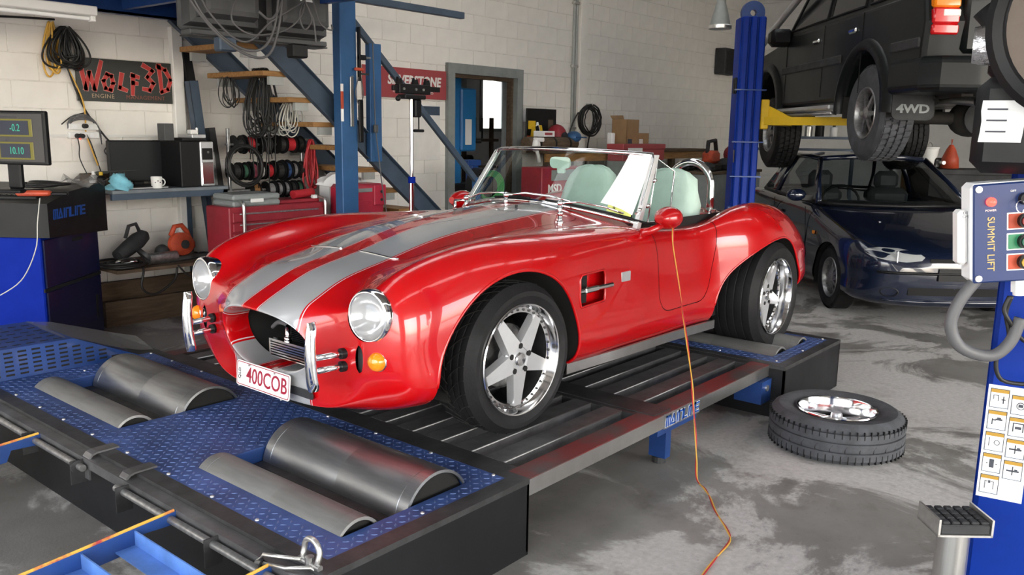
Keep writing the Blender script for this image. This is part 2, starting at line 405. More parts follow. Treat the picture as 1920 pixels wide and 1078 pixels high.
# ================================================================ red roadster
CAR = thing('sports_car','red open roadster with twin silver stripes parked on the rolling road','car',(.362,1.10,.302))
def bodymat():
    m = MAT['red_paint'].copy(); m.name = 'striped_paint'; nt = m.node_tree; p = nt.nodes['Principled BSDF']; L = nt.links
    tc = nd(nt,'TexCoord'); sp = nd(nt,'SeparateXYZ'); L.new(tc.outputs['Object'], sp.inputs[0])
    ab = nd(nt,'Math', operation='ABSOLUTE'); L.new(sp.outputs['Y'], ab.inputs[0])
    rp = nd(nt,'ValToRGB'); rp.color_ramp.interpolation = 'CONSTANT'; L.new(ab.outputs[0], rp.inputs[0])
    red = (.43,.002,.004,1); sil = (.38,.39,.405,1); wh = (.62,.56,.57,1)
    els = [(0,red),(.050,wh),(.054,red),(.058,sil),(.248,sil),(.253,red),(.258,wh),(.264,red)]
    cr = rp.color_ramp; cr.elements[0].position = 0; cr.elements[0].color = red; cr.elements[1].position = els[1][0]; cr.elements[1].color = els[1][1]
    for q, c in els[2:]: e = cr.elements.new(q); e.color = c
    L.new(rp.outputs[0], p.inputs['Base Color'])
    mt = nd(nt,'ValToRGB'); mt.color_ramp.interpolation = 'CONSTANT'; L.new(ab.outputs[0], mt.inputs[0])
    e = mt.color_ramp; e.elements[0].color = (0,0,0,1); e.elements[1].position = .058; e.elements[1].color = (.25,.25,.25,1); x = e.elements.new(.253); x.color = (0,0,0,1)
    L.new(mt.outputs[0], p.inputs['Metallic'])
    MAT['striped_paint'] = m
bodymat()
def oval(hw, hh, cz, x0, xb, n=2.3, back=.4):
    out = []
    for a in (90,72,54,40,27,13,-2,-17,-33,-51,-71,-90):
        c, s_ = math.cos(R_(a)), math.sin(R_(a)); c = max(c,0)
        y = hw*abs(c)**(2/n); z = cz+hh*math.copysign(abs(s_)**(2/n), s_)
        if abs(a) == 90: y = 0
        out.append((x0+(cz+hh-z)/(2*hh)*xb+back*y*y, y, z))
    return out
X_ = lambda x, l: [(x,)+p for p in l]
RINGS = [
 oval(.288,.119,.413,-.665,.045,back=.25), oval(.286,.121,.413,-.72,.05,back=.3), oval(.289,.124,.414,-.775,.055,back=.35),
 oval(.300,.133,.416,-.803,.058), oval(.330,.158,.408,-.790,.06),
 [(-.728,0,.597),(-.727,.14,.594),(-.717,.265,.579),(-.703,.355,.566),(-.695,.41,.556),(-.692,.445,.54),(-.692,.465,.49),(-.692,.475,.42),(-.692,.47,.35),(-.690,.43,.27),(-.705,.30,.195),(-.715,0,.180)],
 [(-.675,0,.622),(-.675,.15,.619),(-.672,.285,.602),(-.675,.40,.592),(-.678,.475,.600),(-.682,.54,.600),(-.682,.575,.54),(-.682,.585,.46),(-.682,.58,.37),(-.675,.53,.275),(-.69,.36,.185),(-.69,0,.172)],
 [(-.60,0,.655),(-.60,.15,.652),(-.60,.295,.637),(-.605,.415,.632),(-.615,.50,.655),(-.63,.585,.675),(-.632,.66,.62),(-.635,.690,.51),(-.635,.688,.39),(-.622,.640,.265),(-.62,.40,.175),(-.62,0,.165)],
 [(-.49,0,.692),(-.49,.15,.690),(-.49,.30,.678),(-.495,.425,.680),(-.50,.51,.715),(-.51,.595,.746),(-.515,.685,.690),(-.52,.742,.56),(-.53,.746,.40),(-.53,.72,.255),(-.53,.45,.17),(-.53,0,.16)],
 X_(-.29,[(0,.734),(.15,.731),(.30,.720),(.435,.716),(.52,.762),(.605,.799),(.705,.748),(.770,.61),(.778,.43),(.765,.26),(.45,.17),(0,.16)]),
 X_(-.08,[(0,.786),(.15,.782),(.30,.766),(.445,.750),(.53,.79),(.615,.822),(.715,.775),(.784,.65),(.790,.45),(.775,.26),(.45,.17),(0,.16)]),
 X_(.19,[(0,.836),(.15,.830),(.30,.802),(.455,.776),(.54,.803),(.618,.825),(.715,.780),(.782,.66),(.786,.46),(.77,.26),(.45,.17),(0,.16)]),
 X_(.50,[(0,.860),(.15,.854),(.30,.826),(.46,.798),(.545,.808),(.62,.812),(.700,.765),(.748,.65),(.752,.46),(.738,.225),(.45,.17),(0,.16)]),
 X_(.83,[(0,.884),(.15,.878),(.30,.850),(.46,.816),(.55,.806),(.622,.796),(.688,.752),(.724,.645),(.735,.46),(.722,.215),(.45,.17),(0,.16)]),
 X_(1.10,[(0,.880),(.15,.875),(.30,.850),(.46,.815),(.57,.790),(.63,.778),(.682,.738),(.714,.64),(.730,.46),(.716,.208),(.45,.16),(0,.16)]),
 X_(1.38,[(0,.80),(.15,.80),(.30,.79),(.46,.775),(.585,.760),(.638,.752),(.682,.720),(.712,.62),(.727,.46),(.714,.205),(.45,.16),(0,.16)]),
 X_(1.66,[(0,.76),(.15,.76),(.30,.76),(.46,.755),(.59,.748),(.642,.746),(.685,.716),(.716,.62),(.728,.46),(.716,.205),(.45,.16),(0,.16)]),
 X_(1.84,[(0,.77),(.15,.77),(.30,.77),(.46,.762),(.585,.755),(.65,.772),(.715,.762),(.765,.65),(.770,.46),(.745,.21),(.45,.16),(0,.16)]),
 X_(2.02,[(0,.785),(.15,.785),(.30,.782),(.46,.77),(.575,.775),(.665,.825),(.765,.805),(.845,.67),(.852,.48),(.825,.24),(.45,.16),(0,.16)]),
 X_(2.25,[(0,.80),(.15,.80),(.30,.797),(.46,.782),(.57,.798),(.675,.852),(.79,.815),(.880,.67),(.886,.49),(.865,.28),(.45,.17),(0,.17)]),
 X_(2.50,[(0,.785),(.15,.785),(.30,.78),(.46,.768),(.565,.788),(.670,.836),(.785,.79),(.878,.645),(.884,.48),(.865,.28),(.45,.19),(0,.19)]),
 X_(2.75,[(0,.745),(.15,.745),(.30,.74),(.455,.73),(.555,.752),(.655,.790),(.762,.735),(.852,.59),(.858,.46),(.84,.28),(.45,.21),(0,.21)]),
 X_(3.0,[(0,.66),(.15,.66),(.30,.655),(.445,.645),(.54,.665),(.63,.690),(.725,.62),(.79,.51),(.79,.42),(.77,.30),(.42,.25),(0,.25)]),
 X_(3.16,[(0,.54),(.13,.54),(.27,.538),(.40,.535),(.49,.54),(.57,.545),(.64,.50),(.68,.45),(.68,.40),(.66,.34),(.38,.30),(0,.30)]),
 X_(3.20,[(0,.45),(.1,.45),(.2,.45),(.30,.45),(.37,.45),(.43,.45),(.48,.435),(.5,.42),(.5,.40),(.48,.385),(.28,.37),(0,.37)]),
]
G = np.array(RINGS, float)
def spl(D, sub, axis, sym):
    # cubic B-spline along an axis, sharpened towards interpolation; mirrored ends in y when sym
    D = np.moveaxis(D, axis, 0); n = len(D)
    def pad(A):
        if sym:
            a = A[1].copy(); a[...,1] *= -1; b = A[-2].copy(); b[...,1] *= -1
        else: a = 2*A[0]-A[1]; b = 2*A[-1]-A[-2]
        return np.concatenate([a[None], A, b[None]])
    C = D.copy()
    for _ in range(3):
        P = pad(C); C = C + .8*(D-(P[:-2]+4*P[1:-1]+P[2:])/6)
    P = pad(C); out = []
    for i in range(n-1):
        for t in np.arange(sub)/sub:
            w = ((1-t)**3, 3*t**3-6*t*t+4, -3*t**3+3*t*t+3*t+1, t**3)
            out.append(sum(w[k]*P[i+k] for k in range(4))/6)
    out.append((P[n-2]+4*P[n-1]+P[n])/6)
    return np.moveaxis(np.array(out), 0, axis)
S = spl(spl(G, 8, 0, False), 8, 1, True)
NU, NV = S.shape[:2]
S[:,0,1] = 0; S[:,-1,1] = 0; S[...,1] = np.maximum(S[...,1], 0)
full = np.concatenate([S*np.array([1,-1,1]), S[:,-2:0:-1]], axis=1)   # closed loop: -y side down, +y side back up
NW = full.shape[1]
BV = [tuple(p) for p in full.reshape(-1,3)]
BF = [(i*NW+j, i*NW+(j+1)%NW, (i+1)*NW+(j+1)%NW, (i+1)*NW+j) for i in range(NU-1) for j in range(NW)]
BF.append(tuple(range((NU-1)*NW, NU*NW)))
def clip(V, F, fn):
    # keep the side where fn(p) >= 0, splitting faces along the zero line
    val = [fn(p) for p in V]; V = list(V); cut = {}; out = []; edge = []
    for f in F:
        s = [val[i] >= 0 for i in f]
        if all(s): out.append(f); continue
        if not any(s): continue
        q = []
        for k in range(len(f)):
            a, b = f[k], f[(k+1)%len(f)]
            if val[a] >= 0: q.append(a)
            if (val[a] >= 0) != (val[b] >= 0):
                key = (min(a,b),max(a,b))
                if key not in cut:
                    t = val[a]/(val[a]-val[b]); pa, pb = V[a], V[b]
                    cut[key] = len(V); V.append(tuple(pa[c]+t*(pb[c]-pa[c]) for c in range(3))); val.append(0.)
                q.append(cut[key])
        if len(q) > 2: out.append(tuple(q))
    return V, out, [V[i] for i in cut.values()]
def compact(V, F):
    m = {}; W = []
    for f in F:
        for i in f:
            if i not in m: m[i] = len(W); W.append(V[i])
    return W, [tuple(m[i] for i in f) for f in F]
def ell(x, z, cx, cz, af, ar, b): return math.hypot((x-cx)/(af if x < cx else ar), (z-cz)/b)-1
def farch(p): return 1 if abs(p[1]) < .40 or p[0] > .8 else ell(p[0],p[2],-.02,.30,.475 if p[2] > .2 else .49,.425,.402)
def rarch(p): return 1 if abs(p[1]) < .45 or p[0] < 1.4 else ell(p[0],p[2],2.375,.262,.60,.345,.385)
def sdrr(x, y, x0, x1, h0, h1, r):
    # signed distance-like value of a rounded slab whose half-width runs from h0 at x0 to h1 at x1
    t = min(1,max(0,(x-x0)/(x1-x0))); h = h0+(h1-h0)*t
    dx = abs(x-(x0+x1)/2)-(x1-x0)/2+r; dy = abs(y)-h+r
    return math.hypot(max(dx,0),max(dy,0))+min(max(dx,dy),0)-r
def cock(p): return 1 if p[2] < .5 else sdrr(p[0],p[1],1.17,2.12,.575,.575,.10)
def hood(p):
    if p[2] < .5: return 1
    xe = .93-.35*p[1]*p[1]
    x = p[0]; t = min(1,max(0,(x+.29)/1.2)); h = .33+.10*t
    r = .07; dx = max(-.285-x, x-xe)+r; dy = abs(p[1])-h+r
    return math.hypot(max(dx,0),max(dy,0))+min(max(dx,dy),0)-r
def door(sgn):
    def f(p):
        if p[1]*sgn < .4: return 1
        x, z = p[0], p[2]; x0 = 1.165; x1 = 1.70+.10*max(0,(z-.38)/.35); zb = .335; r = .10 if z < .55 else .005
        dx = max(x0-x, x-x1)+r; dz = max(zb-z, z-5)+r
        return math.hypot(max(dx,0),max(dz,0))+min(max(dx,dz),0)-r
    return f
V, F, arch_f = clip(BV, BF, farch); V, F, arch_r = clip(V, F, rarch); V, F, cock_e = clip(V, F, cock)
HV, HF, hood_e = clip(V, F, lambda p: -hood(p)-.0015); V, F, _ = clip(V, F, lambda p: hood(p)-.0015)
doors = []
for sg in (-1,1):
    dv, df, de = clip(V, F, lambda p: -door(sg)(p)-.002); doors.append((sg,dv,df,de)); V, F, _ = clip(V, F, lambda p: door(sg)(p)-.002)
# side vent hole
def vent(p): return 1 if abs(p[1]) < .6 else sdrr(p[0],(p[2]-.555),.405,.640,.074,.074,.016)
V, F, vent_e = clip(V, F, vent)
def slot(p): return 1 if p[0] > -.55 or abs(p[1]) < .4 or p[2] > .55 else math.hypot((abs(p[1])-.535)/.02, (p[2]-.415)/.055)**1-1
V, F, _ = clip(V, F, slot)
V, F, _ = clip(V, F, lambda p: 1 if p[0] > -.45 else math.hypot(abs(p[1])-.565, p[2]-.580)-.093)
def shell(name, V, F, mat_='striped_paint', **kw):
    W, Q = compact(V, F); mb = MB(); mb.add(W, Q); return mb.build(name, mat_, CAR, smooth=True, **kw)
shell('body', V, F); shell('bonnet', HV, HF)
for sg, dv, df, de in doors: shell('door', dv, df, 'red_paint')
def byang(pts, cx, cz): return sorted(pts, key=lambda p: math.atan2(p[2]-cz, p[0]-cx))
def lip(pts, sg, cx, cz, r=.009, inw=.0):
    q = byang([p for p in pts if p[1]*sg > 0 and p[2] > .19], cx, cz); q = [p for p in q if math.atan2(p[2]-cz,p[0]-cx) > -.5]
    out = [q[0]]
    for p in q[1:]:
        if math.dist(p,out[-1]) > .012: out.append(p)
    return out
for sg in (-1,1):
    for pts, cx, cz, w in ((arch_f,-.02,.30,.42),(arch_r,2.375,.262,.5)):
        e = lip(pts, sg, cx, cz)
        MB().tube([(p[0],p[1]-sg*.004,p[2]) for p in e], .0075, 8).build('arch_lip','red_paint', CAR, smooth=True)
        # inner wheel house
        P = [[(cx+(p[0]-cx)*k2, sg*yy if k == 1 else p[1]-sg*.006, cz+(p[2]-cz)*k2) for p in e] for k, yy, k2 in ((0,0,1.0),(1,w,1.04))]
        mbw = MB().grid(P); mbw.add(P[1]+[(cx,sg*w,cz-.1)], [(i,i+1,len(e)) for i in range(len(e)-1)])
        mbw.build('wheel_house','matt_black', CAR, smooth=True)
# ---------------------------------------------------------------- cockpit
mb = MB(); tubx = [(1.19,.78),(1.30,.42),(1.42,.25),(2.0,.25),(2.10,.45),(2.13,.78)]
for i in range(len(tubx)-1):
    (xa,za),(xb,zb) = tubx[i],tubx[i+1]
    mb.add([(xa,-.58,za),(xb,-.58,zb),(xb,.58,zb),(xa,.58,za)],[(0,1,2,3)])
for s in (-1,1): mb.add([(1.17,s*.59,.80),(2.15,s*.59,.80),(2.15,s*.59,.25),(1.17,s*.59,.25)],[(0,1,2,3)])
mb.build('cockpit_tub','matt_black', CAR)
ce = sorted(cock_e, key=lambda p: math.atan2(p[1]/.575,(p[0]-1.645)/.475)); ce2 = [ce[0]]
for p in ce[1:]:
    if math.dist(p,ce2[-1]) > .015: ce2.append(p)
MB().tube([(p[0],p[1],p[2]-.003) for p in ce2], .011, 8, closed=True).build('cockpit_rim','red_paint', CAR, smooth=True)
MB().rbx(1.12,-.57,.66,1.20,.57,.80,.02).build('dashboard','black', CAR)
# seats under pale green towels
def seat(y, x=1.93):
    mb = MB(); P = []
    nu, nv = 22, 28
    prof = [(.0,.205,.10),(.10,.215,.105),(.22,.215,.10),(.33,.205,.09),(.42,.19,.075),(.49,.165,.06),(.53,.12,.045),(.548,.06,.025),(.55,.005,.003)]
    for h, w, d in prof:
        row = []
        for k in range(nv):
            t = 2*math.pi*k/nv; c, s_ = math.cos(t), math.sin(t)
            yy = w*math.copysign(abs(c)**.55,c); xx = d*math.copysign(abs(s_)**.6,s_)
            wob = .009*math.sin(7*t+h*23+y*9)+.006*math.sin(13*t-h*31)
            row.append((x+.16*h+xx*(1+wob*3), y+yy+wob, .50+h+.006*math.sin(5*t+h*40)))
        P.append(row)
    mb.grid(P, closed_v=True)
    s = mb.build('seat','green_cloth', CAR, smooth=True, label='seat back covered with a pale green towel')
    MB().rbx(x-.52,y-.2,.36,x,y+.2,.52,.05).build('seat_base','black', s)
    return s
seat(-.29); seat(.29)
# roll hoop behind the near seat
hp = [(2.23,-.165,.70),(2.23,-.165,.88)]+[(2.23+.0*a,-.31+.145*math.cos(R_(a)),.945+.145*math.sin(R_(a))) for a in range(0,181,12)]+[(2.23,-.455,.88),(2.23,-.455,.70)]
MB().tube(hp,.024,14).build('roll_hoop','chrome', CAR, smooth=True)
for y in (-.455,-.165): MB().cyl((2.23,y,.755),(2.23,y,.80),.042,n=18).build('hoop_flange','chrome', CAR, smooth=30)
# ---------------------------------------------------------------- windscreen
def ws(t, h, o=0):
    # t -1..1 across, h 0..1 up: curved flat-ish screen
    y = t*(.615-.055*h); x = .92+.19*t*t+(.245)*h+o; z = .895-.095*t*t+h*(.275+.075*t*t)
    return (x, y, z)
n = 17; T_ = [-1+2*i/(n-1) for i in range(n)]
def frm(h0): return [ws(t,h0) for t in T_]
g = MB(); g.grid([[ws(t*.985,h) for t in T_] for h in (.03,.5,.97)]); wsg = g.build('windscreen_glass','glass', CAR, smooth=True)
loop = frm(0)+[ws(1,h) for h in (.25,.5,.75,.92)]+[ws(t,1) for t in [.975]+T_[::-1][1:-1]+[-.975]]+[ws(-1,h) for h in (.92,.75,.5,.25)]
MB().tube(loop,.0125,10,closed=True).build('windscreen_frame','chrome', CAR, smooth=True)
for s in (-1,1):   # side pillars are broad flat chrome plates
    P = [[(p[0]+dx,p[1]+s*dy,p[2]) for dx,dy in ((-.018,-.012),(-.012,.012),(.02,.014),(.026,-.008))] for p in [ws(s,h) for h in (-.08,.0,.3,.6,.85,1.0)]]
    MB().grid(P, closed_v=True).build('windscreen_pillar','skylit_chrome' if 'skylit_chrome' in MAT else mat('skylit_chrome',(.9,.9,.9),.22,.45), CAR, smooth=35)  # reflected white sky is put into the pillar colour
    MB().rbx(1.12,s*.60-.012,.845,1.18,s*.60+.012,.86,.003).cyl((1.15,s*.60,.87),(1.15,s*.615,.87),.012,n=10).build('hinge_bracket','chrome', CAR, smooth=35)
# side wind deflector near side
P = [[(1.24,-.60,.80),(1.43,-.62,.80)],[(1.36,-.572,1.13),(1.50,-.60,1.06)]]
MB().grid(P).build('wind_deflector','glass', CAR)
MB().tube([(1.24,-.60,.80),(1.43,-.62,.80),(1.50,-.60,1.06),(1.36,-.572,1.13)],.005,8,closed=True).build('deflector_frame','chrome', CAR, smooth=True)
for h in (.25,.62): MB().cyl(ws(-1,h),(ws(-1,h)[0]+.07,ws(-1,h)[1]-.004,ws(-1,h)[2]),.008,n=10).sph((ws(-1,h)[0]+.05,ws(-1,h)[1]-.004,ws(-1,h)[2]),.014,10,6).build('deflector_clamp','chrome', CAR, smooth=True)
# rear view mirror, stickers
M_ = frame(ws(-.16,.74,.03),(-1,0,-.1),(0,1,0))
MB().prism(rrect(.135,.062,.026), 0,.014, Matrix.Translation((0,-.012,0)) and M_).prism(rrect(.05,.03,.006),0,.012,M_ @ Matrix.Translation((-.005,.043,0))).build('interior_mirror','green_cloth', CAR, label='pale interior mirror on the windscreen')
stk = MB().add([ws(-.945,.07,-.004),ws(-.76,.07,-.004),ws(-.76,.19,-.004),ws(-.945,.19,-.004)],[(0,1,2,3)])
stk.build('registration_label','yellow_label' if 'yellow_label' in MAT else mat('yellow_label',(.72,.75,.22),.6), CAR, label='yellow registration label')
a, b = Vector(ws(-.93,.13,-.006)), Vector(ws(-.78,.13,-.006)); c3 = (a+b)/2; zd = Vector(ws(-.85,.3))-Vector(ws(-.85,.0)); xd = a-b
text('label_number','9',.028,'black', frame(c3-xd*.3, xd.cross(zd)*-1 if xd.cross(zd).x > 0 else xd.cross(zd), xd), CAR, depth=.0004)
sh = MB().add([ws(t,h,-.008) for t,h in ((-.70,.17),(-.79,.165),(-.87,.145),(-.955,.10),(-.965,.30),(-.975,.55),(-.985,.80),(-.985,.985),(-.92,.985),(-.86,.985),(-.80,.985),(-.77,.70),(-.735,.42))],[tuple(range(13))]); sh.build('windscreen_glare','glare_white' if 'glare_white' in MAT else mat('glare_white',(.92,.92,.92),.5), CAR, label='white patch imitating glare on the near side of the windscreen')  # white patch stands in for the bright reflection in the glass
# ---------------------------------------------------------------- wipers, washers
for y0, y1, dx in ((.40,.08,0),(.02,-.28,.0),(-.30,-.54,.0)):
    xb = .80+.22*(abs(y0)/.6)**2; zt = .893-.10*(y0/.6)**2
    mb = MB().cyl((xb,y0,zt-.03),(xb,y0,zt+.03),.011,n=12).sph((xb,y0,zt+.035),.016,12,8)
    y2 = y1; p2 = Vector(ws(y2/.6,.10,-.02)); p1 = Vector((xb,y0,zt+.035))
    w_ = mb.build('wiper_spindle','chrome', CAR, smooth=True)
    MB().tube([p1,p1.lerp(p2,.3)+Vector((0,0,.02)),p1.lerp(p2,.7)+Vector((0,0,.018)),p2],.0055,8).build('wiper_arm','chrome', CAR, smooth=True)
    bl = [Vector(ws(t_,.055,-.018)) for t_ in [ (y2/.6)+.22-.055*k for k in range(9)]]
    MB().tube(bl,.006,6).build('wiper_blade','black', CAR, smooth=True)
# fuel filler style bonnet latch near the far mirror
for y0, x0 in ((.52,.93),):
    MB().cyl((x0,y0,.79),(x0,y0,.86),.009,n=10).tube([(x0,y0,.86),(x0-.01,y0-.09,.865)],.008,8).cyl((x0,y0,.79),(x0,y0,.80),.02,n=14).build('bonnet_handle','chrome', CAR, smooth=True)
MB().cyl((.70,-.42,.80),(.70,-.42,.86),.010,n=10).sph((.70,-.42,.865),.015,10,6).sph((.70,-.42,.82),.018,10,6).build('bonnet_handle','chrome', CAR, smooth=True)
MB().cyl((.72,-.12,.875),(.72,-.12,.888),.008,n=10).build('washer_jet','black', CAR)
# ---------------------------------------------------------------- door mirrors
for s in (-1,1):
    mx, my, mz_ = (1.21, s*.735, .835)
    P = []
    for i in range(13):
        t = i/12; r = .062*math.sin(math.pi*min(1,.08+t*.80))**.75; P.append([(mx-.085+.18*t, my+r*1.15*math.cos(2*math.pi*k/18), mz_+r*math.sin(2*math.pi*k/18)*.95) for k in range(18)])
    mb = MB().grid(P, closed_v=True); mb.add(P[-1],[tuple(range(18))]); mb.add(P[0],[tuple(range(18))])
    mm = mb.build('door_mirror','red_paint', CAR, smooth=40)
    MB().tube([(mx-.05,my,mz_-.035),(mx-.10,s*.69,mz_-.065),(mx-.13,s*.655,.757)],[.016,.020,.026],10).build('mirror_stalk','red_paint', mm, smooth=True)
    MB().cyl((mx+.0945,my,mz_),(mx+.098,my,mz_),.033,n=18).build('mirror_glass','chrome', mm)
# ---------------------------------------------------------------- lamps, bumper bars, plate
AX = Vector((-1,0,.04)).normalized()
for s in (-1,1):
    c = Vector((-.640, s*.565, .580)); M_ = frame(c, Vector((-1,-s*-.10,.03)), (0,1,0))
    MB().lathe([(.095,-.06),(.102,.0),(.104,.02),(.100,.034),(.092,.040),(.087,.036),(.086,.024)],40,M_).build('headlamp_bezel','chrome', CAR, smooth=True)
    MB().lathe([(.087,.03),(.075,.005),(.052,-.02),(.025,-.034),(.001,-.037)],36,M_).build('headlamp_reflector','polished', CAR, smooth=True)
    MB().lathe([(.088,.030),(.082,.040),(.065,.050),(.042,.057),(.02,.060),(.001,.061)],36,M_).build('headlamp_lens','lens' if 'lens' in MAT else 'lamp_glass', CAR, smooth=True)
    c = Vector((-.665, s*.615, .418)); M_ = frame(c, Vector((-1,-s*-.30,.02)), (0,1,0))
    MB().lathe([(.040,-.03),(.040,.006),(.036,.010)],24,M_).build('indicator_base','chrome', CAR, smooth=True)
    MB().lathe([(.0365,.0),(.036,.014),(.030,.028),(.018,.037),(.001,.040)],24,M_).build('indicator_lens','amber', CAR, smooth=True)
    MB().bx(-.675,s*.512,.36,-.60,s*.558,.47).build('duct_mesh','dark_steel', CAR)
    # bumper over-rider: rounded upright blade on two rods
    P = []
    for i in range(15):
        t = i/14; z = .300+.262*t; w = .031*(1-.35*t)*(min(1,(1-t)*9)**.5 if t > .9 else 1)*(min(1,t*12+.55)); x = -.815-.012*math.sin(math.pi*t)
        w = max(w,.004); P.append([(x+.028*max(0,.0)+.03*(-math.cos(a))*(.9 if math.cos(a) > 0 else .35), s*.43+w*math.sin(a), z) for a in [2*math.pi*k/16 for k in range(16)]])
    mb = MB().grid(P, closed_v=True); mb.add(P[0],[tuple(range(16))]); mb.add(P[-1],[tuple(range(16))])
    ov = mb.build('overrider','chrome', CAR, smooth=50)
    for zz in (.375,.425): MB().cyl((-.81,s*.432,zz),(-.66,s*.458,zz),.012,n=12).build('overrider_rod','polished', ov, smooth=True); MB().cyl((-.71,s*.449,zz),(-.675,s*.456,zz),.021,n=14).build('rod_grommet','black', ov, smooth=35)
# radiator, oil cooler, hose in the mouth
dl = [[(x+d,y,z) for d,y,z in [(p[0]+.665,p[1],p[2]) for p in oval(.296,.128,.413,-.665,.045,back=.25)]] for x in (-.668,-.44)]
dl = [r+[(p[0],-p[1],p[2]) for p in r[-2:0:-1]] for r in dl]
MB().grid(dl,closed_v=True).build('mouth_duct','matt_black', CAR, smooth=True)
mb = MB()
for k in range(30): mb.bx(-.44,-.27,.27+k*.0085,-.43,.27,.2745+k*.0085)
mb.bx(-.43,-.3,.25,-.40,.3,.55)
mb.build('radiator','black_steel', CAR, kind='stuff')
oc = MB().bx(-.66,-.245,.318,-.645,-.235,.385).bx(-.66,.075,.318,-.63,.085,.385).bx(-.66,-.245,.314,-.64,.085,.318).bx(-.66,-.245,.385,-.64,.085,.389).build('oil_cooler','polished', CAR)
for k in range(6): MB().bx(-.655,-.24,.322+k*.011,-.615,.08,.328+k*.011).build('cooler_fin','polished', oc)
MB().tube(catmull([(-.56,.20,.40),(-.58,.13,.435),(-.60,.05,.445),(-.615,.01,.44)],5),.010,8).build('hose','grey_cable', oc, smooth=True)
MB().tube([(-.615,.01,.44),(-.625,-.005,.435),(-.63,-.01,.415),(-.63,-.01,.39)],.013,10).cyl((-.63,-.01,.385),(-.63,-.01,.405),.018,n=6).build('hose_fitting','polished', oc, smooth=True)
pl = MB().prism(rrect(.372,.107,.012),0,.004, frame((-.752,0,.242),(-1,0,.10),(0,-1,0))).build('number_plate','white', CAR, label='white number plate with maroon characters')
mat('maroon',(.28,.005,.03),.4)
Mp = frame((-.7566,0,.2425),(-1,0,.10),(0,-1,0))
text('plate_characters','400COB',.092,'maroon', Mp @ Matrix.Translation((.028,-.002,0)), pl, depth=.0006, sx=.86, offset=.0008)
text('plate_state','QLD',.024,'black', Mp @ Matrix.Translation((-.162,-.002,0)) @ Matrix.Rotation(R_(90),4,'Z'), pl, depth=.0006)
o = rrect(.364,.099,.01); i_ = rrect(.357,.092,.008); nn = len(o)
MB().add([(p[0],p[1],0) for p in o]+[(p[0],p[1],0) for p in i_],[(k,(k+1)%nn,nn+(k+1)%nn,nn+k) for k in range(nn)], Mp).build('plate_border','maroon', pl)
for y in (-.09,.09): MB().cyl((-.757,y,.286),(-.760,y,.286),.004,n=8).build('plate_screw','zinc', pl)
# chin grille opening below the plate
MB().prism(rrect(.24,.035,.015),-.004,.0, frame((-.722,-.17,.225),(-1,0,-.1),(0,-1,0))).build('chin_mesh','dark_steel', CAR)
he = sorted([p for p in hood_e if p[0] < -.27 and abs(p[1]) < .34], key=lambda p: p[1])
for a_, b_ in ((-.335,-.056),(.056,.335)):
    q = [p for p in he if a_ <= p[1] <= b_]
    if len(q) > 3: MB().tube([(p[0],p[1],p[2]+.002) for p in q],.0045,6).build('bonnet_edge_trim','polished', CAR, smooth=True)
# ---------------------------------------------------------------- side vent, badge, sill strip
for s in (-1,1):
    MB().bx(.395,s*.655,.46,.80,s*.695,.65).build('vent_box','red_paint' , CAR)
    MB().bx(.44,s*.690,.482,.53,s*.712,.628).build('vent_mesh','matt_black', CAR)
    q = [p for p in vent_e if p[1]*s > 0]; q = byang(q,.522,.555)
    if len(q) > 6: MB().tube([(p[0],p[1],p[2]) for p in q],.006,8,closed=True).build('vent_rim','red_paint', CAR, smooth=True)
    MB().rbx(.395,s*.748-.008,.540,.70,s*.748+.008,.562,.006).rbx(.46,s*.752-.008,.538,.57,s*.752+.008,.566,.006).build('vent_bar','chrome', CAR, smooth=35)
    MB().rbx(.795,s*.7285-.004,.545,.88,s*.7285+.004,.595,.003).build('badge','alloy', CAR)
    st = MB()
    P = [[(x,s*(y+dy),z+dz) for dy,dz in ((.004,.052),(.010,.048),(.010,.0),(.002,-.004))] for x,y,z in ((.385,.706,.165),(.8,.712,.157),(1.4,.708,.148),(1.84,.715,.140))]
    st.grid(P, closed_v=True); st.add(P[0],[(0,1,2,3)]); st.add(P[-1],[(3,2,1,0)])
    st.build('sill_strip','stainless', CAR)
MB().bx(-.3,-.62,.17,3.0,.62,.26).bx(.42,-.69,.15,1.84,.69,.26).build('floor_pan','matt_black', CAR)
